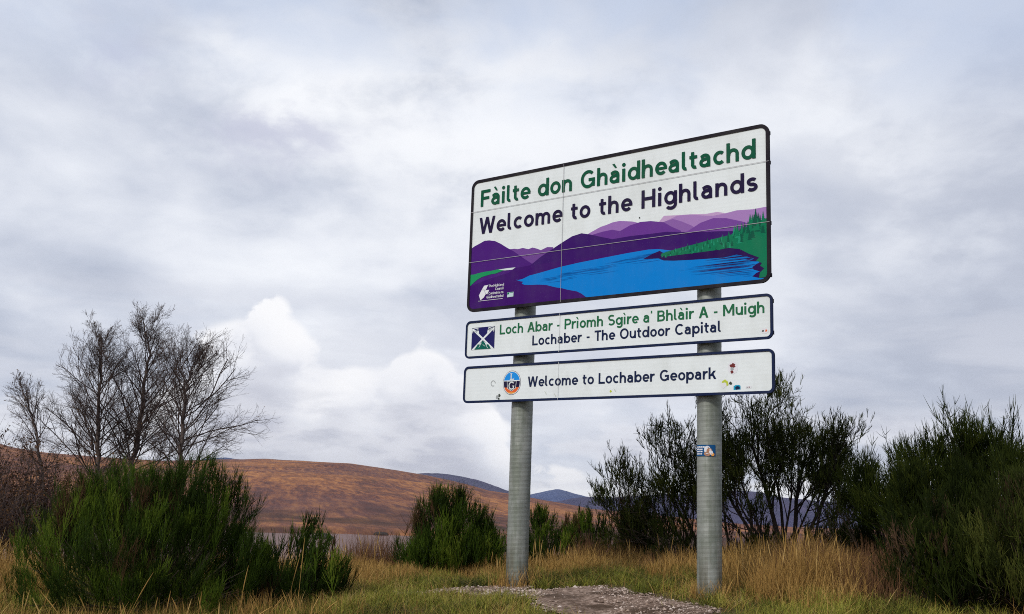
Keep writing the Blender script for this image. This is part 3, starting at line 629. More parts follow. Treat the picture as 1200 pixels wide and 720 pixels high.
ge.build('round_emblem', [m_dpur, m_white, m_sky, m_or, m_or2], low_p)
# ---- stickers and scuffs
def blob(mb, s, z, r, off, m, seed, kx=1.0):
    q = random.Random(seed); poly(mb, [(s + r * kx * q.uniform(.65, 1.2) * math.cos(a * .5236), z + r * q.uniform(.65, 1.2) * math.sin(a * .5236)) for a in range(12)], off, m)
m_red = flat('dark_red_print', (.16, .03, .03), .5, .3); m_yel = flat('lime_film', (.48, .55, .06), .45, .3); m_cy = flat('cyan_film', (.01, .30, .48), .4, .4); m_grey = flat('scuff_grey', (.34, .36, .37), .7, .2); m_dk = flat('scuff_dark', (.05, .06, .05), .8, .1)
k_ = MB(); poly(k_, [(2.905 + .046 * math.cos(R(a)), 1.095 + .055 * math.sin(R(a))) for a in range(0, 360, 15)], .0010, 0)
blob(k_, 2.905, 1.112, .022, .0016, 1, 1, 1.2); blob(k_, 2.90, 1.085, .016, .0020, 2, 2); blob(k_, 2.90, 1.06, .014, .0024, 1, 3)
k_.build('sticker', [m_print, m_red, m_grey], low_p, label='round pale sticker with a dark red figure')
k_ = MB(); blob(k_, 2.835, .968, .030, .0010, 0, 4, 1.2); blob(k_, 2.82, .950, .024, .0014, 1, 5, 1.2); blob(k_, 2.885, .965, .014, .0018, 2, 6); k_.build('sticker', [m_yel, m_print, m_dk], low_p, label='torn yellow green sticker')
k_ = MB(); poly(k_, [(2.912, .908), (2.974, .910), (2.974, .942), (2.960, .949), (2.928, .948), (2.912, .939)], .0010, 0); blob(k_, 2.945, .925, .016, .0014, 1, 7, 1.6); k_.build('sticker', [m_cy, m_navy], low_p, label='small cyan sticker')
k_ = MB(); poly(k_, [(3.02, .917), (3.07, .918), (3.07, .937), (3.02, .936)], .0010, 0); blob(k_, 3.032, .927, .006, .0014, 1, 8); blob(k_, 3.05, .928, .006, .0018, 2, 9); k_.build('sticker', [m_print, m_dk, m_red], low_p, label='tiny white sticker')
k_ = MB(); poly(k_, [(3.189 + .036 * math.cos(R(a)), 1.387 + .024 * math.sin(R(a))) for a in range(0, 360, 20)], .0010, 0); blob(k_, 3.175, 1.387, .009, .0016, 1, 10); blob(k_, 3.203, 1.388, .010, .0016, 2, 11); k_.build('sticker', [m_print, m_dk, m_or], mid_p, label='small oval white sticker')
k_ = MB()
for q in stroke_quads([(.373 + .026 * math.cos(R(a)), 1.056 + .026 * math.sin(R(a))) for a in range(0, 320, 16)], False, .008): poly(k_, q, .0012, 0)
blob(k_, .455, .935, .016, .0012, 1, 12); blob(k_, .448, .905, .012, .0012, 1, 13); blob(k_, .43, .92, .02, .0009, 0, 14)
for s, z in ((.99, .93), (1.10, .905), (1.75, .93)): poly(k_, [(s, z + .03), (s + .006, z + .03), (s + .03, z), (s + .018, z)], .0010, 2)
blob(k_, 1.72, .935, .012, .001, 3, 15)
k_.build('scuff_mark', [m_grey, m_dk, flat('scuff_pale', (.52, .55, .50), .7, .2), m_yel], low_p)
k_ = MB(); poly(k_, [(1.992, 2.507), (2.004, 2.507), (2.004, 2.519), (1.992, 2.519)], .0056); k_.build('bolt_head', [m_dk], big_p)

# ---- posts: helically corrugated tubes behind the panels
PR = .1045; PY = .012 + .045 + PR
def post(s, z0, z1, label=None):
    P_ = .042; kk = 40; nz = int((z1 - z0) / .0052); zz = np.linspace(z0, z1, nz); th = np.linspace(0, 2 * np.pi, kk, endpoint=False)
    Z_, T_ = np.meshgrid(zz, th, indexing='ij'); ph = (Z_ / P_ - T_ / (2 * np.pi)) * 2 * np.pi
    rr_ = PR + .00040 * np.sin(ph) + .00022 * np.sin(ph * 2.37 + 1) + .0004 * np.sin(ph * .31 + 2)
    V_ = np.stack([s - MIDS + rr_ * np.cos(T_), PY + rr_ * np.sin(T_), Z_ - SGZ], -1).reshape(-1, 3)
    i_ = (np.arange(nz - 1) * kk)[:, None] + np.arange(kk); j_ = (np.arange(nz - 1) * kk)[:, None] + (np.arange(kk) + 1) % kk
    o = link('post', mesh_np('post', V_, [np.stack([i_, j_, j_ + kk, i_ + kk], -1).reshape(-1, 4)], [m_galv], smooth=True), sign)
    if label: o['label'] = label
    c = MB(); ring_ = [(s - MIDS + (PR + .005) * math.cos(a), PY + (PR + .005) * math.sin(a)) for a in th]
    c.face([(x, y, z1 + .02 - SGZ) for x, y in ring_])
    for a in range(kk):
        q0, q1 = ring_[a], ring_[(a + 1) % kk]; c.face([(q0[0], q0[1], z1 - .03 - SGZ), (q1[0], q1[1], z1 - .03 - SGZ), (q1[0], q1[1], z1 + .02 - SGZ), (q0[0], q0[1], z1 + .02 - SGZ)])
    c.build('post_cap', [m_alu], o); return o
post_a = post(.617, -1.35, 3.05)
post_b = post(2.612, -1.25, 3.05, 'post with a small blue sticker below the panels')
# rails across the back of the panels, clamps round the posts
for z in (3.10, 2.838, 2.308, 1.86, 1.64, 1.375, 1.185, .925):
    xe = 3.240 if z > 1.75 else 3.252
    c = MB(); c.box(.03 - MIDS, xe - MIDS, .0125, .050, z - .016 - SGZ, z + .016 - SGZ); c.build('rail', [m_black], sign)
    for s in (.617, 2.612):
        c = MB(); th = np.linspace(R(-10), R(190), 15)
        for a, d in zip(th[:-1], th[1:]):
            q = [(s - MIDS + rr * math.cos(t), PY + rr * math.sin(t)) for rr, t in ((PR + .006, a), (PR + .006, d), (PR + .003, d), (PR + .003, a))]
            c.face([(q[0][0], q[0][1], z - .015 - SGZ), (q[1][0], q[1][1], z - .015 - SGZ), (q[1][0], q[1][1], z + .015 - SGZ), (q[0][0], q[0][1], z + .015 - SGZ)])
        for e in (-1, 1): c.box(s - MIDS + e * (PR + .012) - .006, s - MIDS + e * (PR + .012) + .006, .0505, PY + .02, z - .015 - SGZ, z + .015 - SGZ)
        c.build('clamp', [m_alu], sign)
# sticker wrapped on the right post
st = MB(); m_sb = flat('sticker_blue', (.010, .075, .21), .4, .4); m_skin = flat('sticker_tan', (.42, .22, .13), .45, .3)
def wrap(u, z, off): a = R(-90) - R(32) + (u - .0) / (PR + .006); return (2.612 - MIDS + (PR + .005 + off) * math.cos(a), PY + (PR + .005 + off) * math.sin(a), z - SGZ)
def wpatch(u0, u1, z0, z1, off, m):
    k = max(1, int((u1 - u0) / .012)); us = np.linspace(u0, u1, k + 1)
    for a, d in zip(us[:-1], us[1:]): st.face([wrap(a, z0, off), wrap(d, z0, off), wrap(d, z1, off), wrap(a, z1, off)], m)
wpatch(-.03, .165, .365, .460, 0, 0)
q = random.Random(3)
for r_ in range(4):
    u = -.02
    while u < .055 - .012 * (r_ == 3):
        w_ = q.uniform(.008, .02); wpatch(u, u + w_, .436 - r_ * .019, .448 - r_ * .019 - q.uniform(0, .003), .001, 1); u += w_ + .003
def wblob(uc, zc, ru, rz, off, m): st.face([wrap(uc + ru * math.cos(R(t)), zc + rz * math.sin(R(t)), off) for t in range(0, 360, 24)], m)
wblob(.095, .418, .028, .034, .0015, 1); wblob(.112, .408, .024, .026, .002, 2); wblob(.095, .385, .030, .018, .0018, 2); wblob(.14, .380, .014, .014, .0022, 3); wblob(.128, .395, .014, .018, .0024, 1)
st.build('sticker', [m_sb, m_print, m_skin, m_or2], post_b, label='blue and white sticker wrapped round the post')

# ------------------------------------------------------------------ vegetation helpers
def unit(v): return v / (np.linalg.norm(v, axis=-1, keepdims=True) + 1e-9)
def poly_curve(P0, D0, L, rng, n=4, up=.3, wob=.12):
    """N curved shoots: start P0 (N,3), direction D0, length L (N,), bending upward"""
    N_ = len(P0); pts = [P0]; d = unit(D0)
    for k in range(n - 1):
        d = unit(d + np.array([0, 0, up / (n - 1)]) + rng.normal(0, wob, (N_, 3)))
        pts.append(pts[-1] + d * (L / (n - 1))[:, None])
    return np.stack(pts, 1)
def taper(r0, n, tip=.35): return r0[:, None] * np.linspace(1, tip, n)[None, :]
def plumes(P0, D0, L, rng, shoots=14, r=.0032, spread=.42, tone=None):
    """broom plumes: an axis with upright side shoots hugging it. Returns verts, quads, tone"""
    N_ = len(P0); ax = poly_curve(P0, D0, L, rng, 5, .35, .06)
    if tone is None: tone = rng.uniform(0, 1, N_)
    V1, F1 = tubes(ax, taper(np.full(N_, r * 1.25), 5, .3), 3); T1 = np.repeat(tone, 15)
    t = rng.uniform(.05, .92, (N_, shoots)); q = t * 4; k = np.minimum(q.astype(int), 3); f = (q - k)[..., None]
    idx = np.arange(N_)[:, None]
    S = ax[idx, k] * (1 - f) + ax[idx, k + 1] * f; A = unit(ax[idx, k + 1] - ax[idx, k])
    D = unit(A + rng.normal(0, spread, (N_, shoots, 3)) + np.array([0, 0, .12]))
    Ls = L[:, None] * rng.uniform(.28, .62, (N_, shoots)) * (1.1 - .45 * t)
    sh = poly_curve(S.reshape(-1, 3), D.reshape(-1, 3), Ls.ravel(), rng, 4, .55, .07)
    V2, F2 = tubes(sh, taper(np.full(N_ * shoots, r), 4, .3), 3)
    T2 = (tone[:, None] * .75 + rng.uniform(-.05, .25, (N_, shoots))).ravel()[:, None] + np.array([-.10, 0, .10, .24])[None] * (tone > -.2).repeat(shoots)[:, None]  # shoots pale toward the tip: new growth plus lit highlight put into tone
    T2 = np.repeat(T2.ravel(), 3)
    return np.vstack([V1, V2]), np.vstack([F1, F2 + len(V1)]), np.concatenate([T1, T2])
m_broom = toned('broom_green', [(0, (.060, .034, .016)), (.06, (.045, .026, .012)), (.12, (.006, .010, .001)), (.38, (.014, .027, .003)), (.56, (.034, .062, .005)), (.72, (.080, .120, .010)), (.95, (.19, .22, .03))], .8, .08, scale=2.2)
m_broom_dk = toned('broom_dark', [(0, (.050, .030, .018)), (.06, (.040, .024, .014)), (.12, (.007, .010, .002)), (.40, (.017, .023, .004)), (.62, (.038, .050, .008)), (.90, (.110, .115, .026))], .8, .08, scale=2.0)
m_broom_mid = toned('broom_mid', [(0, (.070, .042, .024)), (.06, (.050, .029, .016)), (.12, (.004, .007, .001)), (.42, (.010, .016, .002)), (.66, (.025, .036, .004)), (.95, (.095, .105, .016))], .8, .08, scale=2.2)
m_wood = toned('grey_brown_wood', [(.1, (.030, .022, .016)), (.5, (.075, .056, .040)), (.9, (.150, .120, .090))], .9, .15, scale=6)
m_dark_wood = toned('dark_wood', [(.1, (.014, .010, .008)), (.5, (.030, .022, .018)), (.9, (.060, .046, .038))], .9, .15, scale=6)

def broom_dome(label, x, y, rx, ry, h, n_pl, seed, base=.22, plume=(.24, .46), m=None, shoots=14, lean=(0, 0), r=.0032, flat_top=.65, group=None, name='broom_bush', inner=.72, pw=2.4):
    """dense broom: shoots rise from a woody base and end as upright plumes over a dome"""
    g = np.random.default_rng(seed); z0 = gz(x, y)
    root = empty(name, (x, y, z0), label, 'bush', 0, group)
    nf = max(8, n_pl // 9)                 # fans: groups of plumes that grew from one branch
    fu = g.uniform(0, 2 * np.pi, nf); fr = np.sqrt(g.uniform(0, 1, nf)); fl_ = np.where(g.random(nf) < .5, 1, g.uniform(.15, 1.0, nf)) * g.uniform(inner + .12, 1.06, nf)
    lump = .66 + .70 * fbm(np.cos(fu) * fr * 2.2 + 9, np.sin(fu) * fr * 2.2 + seed, seed, 3)
    fz = (1 - fr ** pw * (1 - base)) * fl_ * lump * h
    fo = np.stack([np.cos(fu) * fr, np.sin(fu) * fr, np.zeros(nf)], -1)
    fd = unit(fo * g.uniform(.2, .95, nf)[:, None] * (1.25 - .6 * fz[:, None] / h) + np.array([0, 0, 1.0]) + g.normal(0, .13, (nf, 3)))
    fc = np.stack([rx * fo[:, 0] * (.85 + .3 * g.random(nf)) + lean[0] * fz / h, ry * fo[:, 1] + lean[1] * fz / h, fz], -1)
    ft = np.where(g.random(nf) < .045, -1.0, np.clip(g.normal(.45, .26, nf), 0, 1))
    w = g.integers(0, nf, n_pl); L = g.uniform(*plume, n_pl) * (h / 1.3) ** .4
    D = unit(fd[w] + g.normal(0, .17, (n_pl, 3))); off_ = g.normal(0, .055, (n_pl, 3)) * np.array([1, 1, .8])
    P = fc[w] + off_ - D * (L * .8)[:, None]; P[:, 2] = np.maximum(P[:, 2], .02); tone_f = ft[w]
    rad = fr[w]; u = fu[w]
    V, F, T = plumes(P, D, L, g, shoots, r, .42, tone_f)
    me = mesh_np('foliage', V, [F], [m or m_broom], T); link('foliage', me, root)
    # stems from the base to the foot of the plumes
    k = min(n_pl, 220); E1 = P[:k]; S = np.stack([g.normal(0, .10 * rx, k), g.normal(0, .10 * ry, k), np.full(k, -.05)], -1)
    tt = np.linspace(0, 1, 6)[None, :, None]; mid = (S * .55 + E1 * .45); mid[:, 2] = E1[:, 2] * .25
    B = (1 - tt) ** 2 * S[:, None] + 2 * tt * (1 - tt) * mid[:, None] + tt ** 2 * E1[:, None]
    V, F = tubes(B, taper(g.uniform(.004, .010, k), 6, .4), 4)
    link('stem', mesh_np('stem', V, [F], [m_wood], np.repeat(g.uniform(0, 1, k), 24)), root)
    return root

def limbs(P0, D0, L0, r0, levels, g, kids=(3, 3, 4), ang=(.55, .6, .6), ratio=(.62, .6, .55), up=.25, n=7, wob=.10, first=.3, rr=.55):
    """recursive branching; returns list of (P,R) stacks for each level and the last level's shoots"""
    res = []; P0 = np.atleast_2d(P0).astype(float); D0 = np.atleast_2d(D0).astype(float); L = np.atleast_1d(L0).astype(float); r = np.atleast_1d(r0).astype(float)
    for lv in range(levels + 1):
        C_ = poly_curve(P0, D0, L, g, n, up, wob); Rr = taper(r, n, .42); res.append((C_, Rr))
        if lv == levels: break
        k = kids[lv]; N_ = len(C_)
        t = np.clip(first + (1 - first) * (np.arange(k)[None, :] + g.uniform(.2, .95, (N_, k))) / k, 0, .985)
        q = t * (n - 1); i_ = np.minimum(q.astype(int), n - 2); f = (q - i_)[..., None]; ix = np.arange(N_)[:, None]
        S = C_[ix, i_] * (1 - f) + C_[ix, i_ + 1] * f; A = unit(C_[ix, i_ + 1] - C_[ix, i_])
        side = unit(np.cross(A, g.normal(0, 1, A.shape)))
        a = ang[lv] * g.uniform(.65, 1.3, (N_, k))[..., None]
        D = A * np.cos(a) + side * np.sin(a)
        rp = np.take_along_axis(Rr, i_, 1)
        P0, D0 = S.reshape(-1, 3), D.reshape(-1, 3)
        L = (L[:, None] * ratio[lv] * g.uniform(.65, 1.15, (N_, k)) * (1.15 - .45 * t)).ravel(); r = (rp * rr * g.uniform(.8, 1.1, (N_, k))).ravel()
    return res
def tube_levels(res, ks):
    Vs, Fs, o, Ts = [], [], 0, []
    for (P, Rr), k in zip(res, ks):
        V, F = tubes(P, np.maximum(Rr, .0015), k); Vs.append(V); Fs.append(F + o); o += len(V); Ts.append(np.full(len(V), .5))
    return np.vstack(Vs), np.vstack(Fs), np.concatenate(Ts)
def leggy_broom(label, x, y, legs, seed, m=None, wood=None, pl=(.16, .30), per=5, levels=2, kids=(5, 4), shoots=10, spread=.45, zmin=.5, r=.0030, group=None, bare=.0, up=.22, name='leggy_broom', ratio=(.55, .55), first=.42):
    """old broom: bare leaning legs that fork and carry plumes only on the outer twigs. legs: (dx, dz, length scale, radius)"""
    g = np.random.default_rng(seed); z0 = gz(x, y); root = empty(name, (x, y, z0), label, 'bush', 0, group)
    Vw, Fw, Tw, ow = [], [], [], 0; tips_p, tips_d = [], []
    for (tx, ty, tz, rad) in legs:
        tgt = np.array([tx, ty, tz]); Ln = np.linalg.norm(tgt); d = tgt / Ln
        st = np.array([tx * .10 + g.normal(0, .05), ty * .1 + g.normal(0, .05), -.06])
        d0 = unit(d * np.array([1.35, 1.2, .85]))
        res = limbs(st, d0, Ln * 1.04, rad, levels, g, kids, (.55, .65, .6), ratio, up, 8, .07, first)
        V, F, T = tube_levels(res, (6, 5, 4, 3)); Vw.append(V); Fw.append(F + ow); Tw.append(T * g.uniform(.4, 1.6)); ow += len(V)
        for P, _ in res[1:]:
            for q in ((3, 5, 7) if P is not res[1][0] else (6, 7)):
                tips_p.append(P[:, q]); tips_d.append(P[:, q] - P[:, q - 1])
        tips_p.append(res[0][0][:, 7]); tips_d.append(res[0][0][:, 7] - res[0][0][:, 6])
    tp = np.vstack(tips_p); td = unit(np.vstack(tips_d))
    kp = (tp[:, 2] > zmin * g.uniform(.6, 1.2, len(tp))) & (g.random(len(tp)) > bare); tp, td = tp[kp], td[kp]
    P = np.repeat(tp, per, 0) + g.normal(0, .035, (len(tp) * per, 3)); D = unit(np.repeat(td, per, 0) * .7 + g.normal(0, spread, (len(P), 3)) + np.array([0, 0, .75]))
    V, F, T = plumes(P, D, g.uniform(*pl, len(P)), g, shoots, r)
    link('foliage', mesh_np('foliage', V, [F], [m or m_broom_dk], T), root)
    link('branch', mesh_np('branch', np.vstack(Vw), [np.vstack(Fw)], [wood or m_wood], np.concatenate(Tw), smooth=True), root)
    return root

# ------------------------------------------------------------------ brooms
broom_dome('large dense bright green broom bush beneath the bare birches', -2.93, 8.7, 1.06, .85, 1.13, 1800, 37, .18, (.20, .38), None, 22, r=.0020, pw=2.8)
broom_dome('low green broom leaning right beside the large dense broom and golden grass', -1.93, 9.2, .56, .45, .60, 380, 12, .22, (.26, .42), None, 15, (.12, 0))
broom_dome('rounded green broom bush left of the left post', -.58, 11.7, .56, .48, .84, 760, 13, .22, (.28, .50), None, 17)
broom_dome('low green broom just right of the left post', .52, 12.6, .42, .40, .60, 260, 14, .45, (.22, .36), None, 15)
broom_dome('low yellowish green broom midway between the two posts', 1.02, 12.5, .42, .40, .56, 260, 15, .42, (.20, .34), None, 15)
broom_dome('small upright spiky broom between the posts beside the dark leggy broom', 1.50, 12.3, .28, .26, .95, 170, 16, .35, (.26, .44), m_broom_dk, 15)
leggy_broom('open dark leggy broom leaning left behind the right post', 2.40, 11.6, [(-1.0, .1, .62, .018), (-.80, -.2, .85, .018), (-.50, .2, 1.12, .020), (-.22, 0, 1.36, .018), (-1.10, .3, .40, .014), (.05, .3, 1.2, .016), (-.6, .1, .55, .014), (-.35, -.2, .80, .014)], 21, pl=(.10, .20), per=1, zmin=.30, shoots=8, kids=(8, 7), ratio=(.50, .50), first=.30, spread=.5, bare=.0)
broom_dome('dark rounded skirt of broom at the foot of the leftward leaning leggy broom', 2.0, 11.4, .50, .40, .60, 170, 22, .4, (.2, .34), m_broom_dk, 13)
leggy_broom('tall open dark broom with bare forked trunks just right of the right post', 3.02, 11.2, [(-.18, 0, 1.34, .032), (.16, .1, 1.34, .030), (.46, 0, 1.12, .024), (-.42, .1, 1.22, .022), (-.62, -.1, .88, .016), (.66, .15, .86, .018), (.10, .2, 1.58, .020), (-.5, .2, 1.0, .016), (.36, -.1, 1.25, .018), (-.30, -.1, 1.05, .016), (.58, .1, 1.0, .016), (.25, .2, 1.1, .016), (-.05, -.2, 1.12, .016)], 23, pl=(.09, .16), per=2, zmin=.62, wood=m_dark_wood, shoots=7, kids=(10, 7), ratio=(.48, .52), first=.42, spread=.62, bare=.12, r=.0026)
broom_dome('low dark broom tuft below the right hand canopy of the tall open broom', 3.62, 10.9, .40, .34, .50, 200, 51, .4, (.18, .30), m_broom_dk, 13)
broom_dome('low olive broom between the tall open broom and the wide right hand broom', 3.85, 10.3, .42, .36, .62, 240, 52, .4, (.18, .32), m_broom_mid, 13)
broom_dome('dark low broom close behind the foot of the right post', 2.72, 11.3, .38, .34, .50, 200, 53, .4, (.18, .30), m_broom_dk, 13)
leggy_broom('bare brown branching scrub between the tall open broom and the wide dark broom', 3.45, 9.9, [(-.30, 0, .50, .014), (.20, .1, .65, .014), (.65, 0, .70, .016), (.55, .1, .45, .014), (.85, 0, .50, .014), (.1, .1, .4, .010), (.35, -.1, .60, .012), (-.1, 0, .62, .012)], 24, pl=(.10, .18), per=1, zmin=.40, bare=.75, shoots=6, kids=(7, 6), name='bare_scrub')
leggy_broom('wide tall broom with a bristling green top over brown stems at the right', 4.28, 9.3, [(-.66, 0, .64, .022), (-.62, .1, .84, .018), (-.35, .1, .88, .022), (-.08, 0, 0.98, .024), (.22, .1, .94, .022), (.52, 0, .90, .020), (.02, -.3, .90, .020), (-.48, -.2, .78, .018), (.35, -.25, .84, .018), (-.15, .35, .90, .018), (.70, .1, .72, .018)], 25, m=m_broom_mid, pl=(.16, .32), per=2, zmin=.36, spread=.36, kids=(8, 5), shoots=11, first=.34, ratio=(.46, .5), bare=.05)
broom_dome('low dark broom thicket filling the lower right corner', 4.05, 7.75, .75, .60, .92, 1000, 26, .45, (.22, .40), m_broom_dk, 15)
broom_dome('dark broom spilling out of the bottom right corner of the picture', 4.2, 7.05, .62, .45, .62, 600, 61, .5, (.2, .34), m_broom_dk, 15)
broom_dome('dark olive broom at the left end of the corner thicket beside tall dead grass', 3.36, 8.0, .46, .42, .72, 480, 31, .4, (.2, .36), m_broom_mid, 14)
broom_dome('dark rounded broom between the corner thicket and the wide tall broom', 4.2, 8.6, .75, .45, 1.02, 800, 30, .42, (.24, .42), m_broom_mid, 14)
broom_dome('dark broom at the right edge below the feathery tips', 5.0, 8.7, .72, .7, 1.05, 600, 27, .5, (.24, .42), m_broom_dk, 14)
broom_dome('feathery tall broom cut by the right edge of the picture', 5.60, 9.8, .5, .6, 1.18, 420, 28, .42, (.3, .5), m_broom_dk, 14)
broom_dome('small dark broom under the bare trunks right of the right post', 3.15, 10.6, .36, .3, .48, 170, 29, .4, (.16, .28), m_broom_dk, 12)

# ------------------------------------------------------------------ birches and brown shrubs
m_birch = toned('birch_bark', [(.1, (.030, .022, .020)), (.5, (.085, .062, .055)), (.9, (.19, .155, .14))], .85, .2, scale=7)
m_twig = toned('birch_twig', [(.1, (.028, .019, .018)), (.5, (.062, .043, .039)), (.9, (.12, .085, .072))], .85, .2, scale=4)
m_leaf = toned('withered_leaf', [(.1, (.045, .022, .010)), (.5, (.11, .055, .018)), (.9, (.20, .11, .03))], .8, .2, scale=4)
def leaf_cards(P, size, g):
    k = len(P); a = unit(g.normal(0, 1, (k, 3))); b_ = unit(np.cross(a, g.normal(0, 1, (k, 3)))); s = (size * g.uniform(.6, 1.3, k))[:, None]
    V = np.stack([P - a * s, P + b_ * s * .6, P + a * s, P - b_ * s * .6 + np.cross(a, b_) * s * .3], 1).reshape(-1, 3)
    return V, np.arange(4 * k).reshape(-1, 4), np.repeat(g.random(k), 4)
def birch(label, x, y, path, rad, seed, n1=26, blen=1.7, leaves=500, start=.22, extra=(), ang=.92, sub=10, twigs=7):
    """path: trunk centre line as (dx, dy, dz) points from the base; extra: big side limbs (t on trunk, dx, dz, length)"""
    g = np.random.default_rng(seed); z0 = gz(x, y); root = empty('birch_tree', (x, y, z0), label, 'tree')
    path = np.array(path, float); tk = np.linspace(0, 1, len(path)); ts = np.linspace(0, 1, 22)
    ctr = np.stack([np.interp(ts, tk, path[:, i]) for i in range(3)], 1)
    for i in range(3): ctr[1:-1, i] = (ctr[:-2, i] + ctr[1:-1, i] * 2 + ctr[2:, i]) / 4
    ctr[2:-1, :2] += g.normal(0, .018, (19, 2))
    Rt = rad * (1 - ts) ** .8 + .006
    V, F = tubes(ctr[None], Rt[None], 8); link('trunk', mesh_np('trunk', V, [F], [m_birch], np.repeat(g.uniform(.2, .9, 22), 8), smooth=True), root)
    t = start + (1 - start) * ((np.arange(n1) + g.uniform(0, 1, n1)) / n1) ** 1.0 * .97
    S = np.stack([np.interp(t, ts, ctr[:, i]) for i in range(3)], 1)
    A = unit(np.stack([np.interp(np.minimum(t + .05, 1), ts, ctr[:, i]) - np.interp(t - .03, ts, ctr[:, i]) for i in range(3)], 1))
    ph = np.arange(n1) * 2.4 + g.uniform(-.5, .5, n1); hz = np.stack([np.cos(ph), np.sin(ph), 0 * ph], 1)
    a = (ang * g.uniform(.7, 1.15, n1) * (1.10 - .55 * t))[:, None]; D = A * np.cos(a) + hz * np.sin(a)
    L = blen * 1.32 * (1.12 - t) ** .66 * g.uniform(.55, 1.1, n1); r = np.interp(t, ts, Rt) * .30 + .002
    if extra:
        for (te, ddx, ddz, le, re) in extra:
            S = np.vstack([S, [[np.interp(te, ts, ctr[:, i]) for i in range(3)]]]); D = np.vstack([D, unit(np.array([[ddx, g.uniform(-.3, .3), ddz]]))]); L = np.append(L, le); r = np.append(r, re)
    res = limbs(S, D, L, r, 3, g, (sub, twigs, 2), (.66, .60, .55), (.44, .56, .65), .20, 6, .09, .15, .55)
    res = [(P, np.minimum(Rr, cap)) for (P, Rr), cap in zip(res, (.011, .0042, .0026, .0018))]
    V, F, T = tube_levels(res, (5, 4, 3, 3)); T = T * np.concatenate([np.repeat(g.uniform(.3, 1.7, P.shape[0]), P.shape[1] * k) for (P, _), k in zip(res, (5, 4, 3, 3))])
    link('crown', mesh_np('crown', V, [F], [m_twig], T), root)
    tips = res[3][0][:, -1]; tips = tips[g.choice(len(tips), min(leaves, len(tips)), False)]
    V, F, T = leaf_cards(tips, .013, g); link('withered_leaves', mesh_np('withered_leaves', V, [F], [m_leaf], T), root)
    return root
birch('tall slender bare birch with a straight trunk, leftmost of the three big birches', -7.51, 19, [(.05, 0, -.1), (0, 0, 1.9), (-.03, 0, 2.5), (-.09, 0, 3.3), (-.10, 0, 3.8), (-.20, 0, 4.55)], .052, 31, 50, 1.25, 500, .14, [(.40, -.85, .75, 1.25, .016), (.45, .8, .8, 1.0, .014)])
birch('tallest bare birch with a curving forked trunk, between two other birches', -6.97, 19.2, [(-.05, 0, -.1), (0, 0, 1.9), (.05, 0, 2.3), (.11, 0, 2.9), (.10, 0, 3.7), (.12, 0, 4.3), (.06, 0, 4.75)], .060, 32, 48, 1.30, 500, .16, [(.45, .55, 1.1, 2.0, .024), (.55, .65, .9, 1.3, .016), (.42, -.5, .9, 1.3, .016)])
birch('bare birch with a wide low spray of twigs to its right, rightmost of the birches', -5.94, 18.8, [(0, 0, -.1), (0, 0, 1.8), (0, 0, 2.6), (.0, 0, 3.4), (.02, 0, 3.7), (.12, 0, 4.05)], .048, 33, 44, 1.15, 450, .16, [(.42, 1.0, .75, 1.6, .020), (.48, 1.1, .7, 1.35, .016), (.38, 1.2, .42, 1.4, .016), (.5, -.8, .8, 1.1, .014), (.35, 1.2, .30, 1.25, .014)])
birch('small thin bare birch sapling left of the tall birches', -8.25, 18.6, [(.15, 0, -.1), (0, 0, 1.7), (-.25, 0, 2.65), (-.42, 0, 3.05), (-.62, 0, 3.5)], .028, 34, 26, .85, 300, .22, (), .7, 7, 5)

def brown_shrub(label, x, y, w_, h, stems, seed, leaves=3000, group=None, name='brown_shrub'):
    g = np.random.default_rng(seed); z0 = gz(x, y); root = empty(name, (x, y, z0), label, 'shrub', 0, group)
    u = g.uniform(0, 6.28, stems); s = np.sqrt(g.random(stems)) * .6
    P = np.stack([np.cos(u) * s * w_ * .75, np.sin(u) * s * w_ * .5, np.full(stems, -.05)], 1)
    D = np.stack([np.cos(u) * s * .75, np.sin(u) * s * .7, np.full(stems, 1.)], 1) + g.normal(0, .12, (stems, 3))
    L = h * g.uniform(.65, 1.1, stems)
    res = limbs(P, unit(D), L, np.full(stems, .011), 2, g, (11, 6), (.6, .6), (.42, .5), .22, 6, .10, .12, .55)
    V, F, T = tube_levels(res, (4, 3, 3)); T = T * np.concatenate([np.repeat(g.uniform(.3, 1.7, Pq.shape[0]), Pq.shape[1] * k) for (Pq, _), k in zip(res, (4, 3, 3))])
    link('branch', mesh_np('branch', V, [F], [m_twig], T), root)
    c = np.vstack([res[1][0].reshape(-1, 3), res[2][0].reshape(-1, 3)]); c = c[g.choice(len(c), min(leaves, len(c)), False)] + g.normal(0, .02, (min(leaves, len(c)), 3))
    V, F, T = leaf_cards(c, .017, g); link('foliage', mesh_np('foliage', V, [F], [m_rust], T), root)
    return root
m_rust = toned('rust_leaves', [(.1, (.030, .014, .008)), (.5, (.070, .032, .013)), (.9, (.13, .066, .022))], .85, .15, scale=2)
brown_shrub('reddish brown twiggy shrub at the left edge of the picture', -7.35, 14.2, 1.1, 1.75, 46, 41, 5200)
brown_shrub('reddish brown twiggy shrub between the left edge and the dense broom', -6.35, 14.6, 1.1, 1.55, 44, 42, 5200)
brown_shrub('dark brown bare shrub growing below the tall birches', -5.75, 15.6, 1.0, 1.45, 34, 43, 1800)
brown_shrub('low brown twiggy shrub behind the right flank of the dense broom', -4.6, 16.4, .5, 1.05, 16, 44, 300)
brown_shrub('small reddish shrub at the left edge above the golden grass', -6.1, 12.3, .9, .85, 34, 45, 3600)

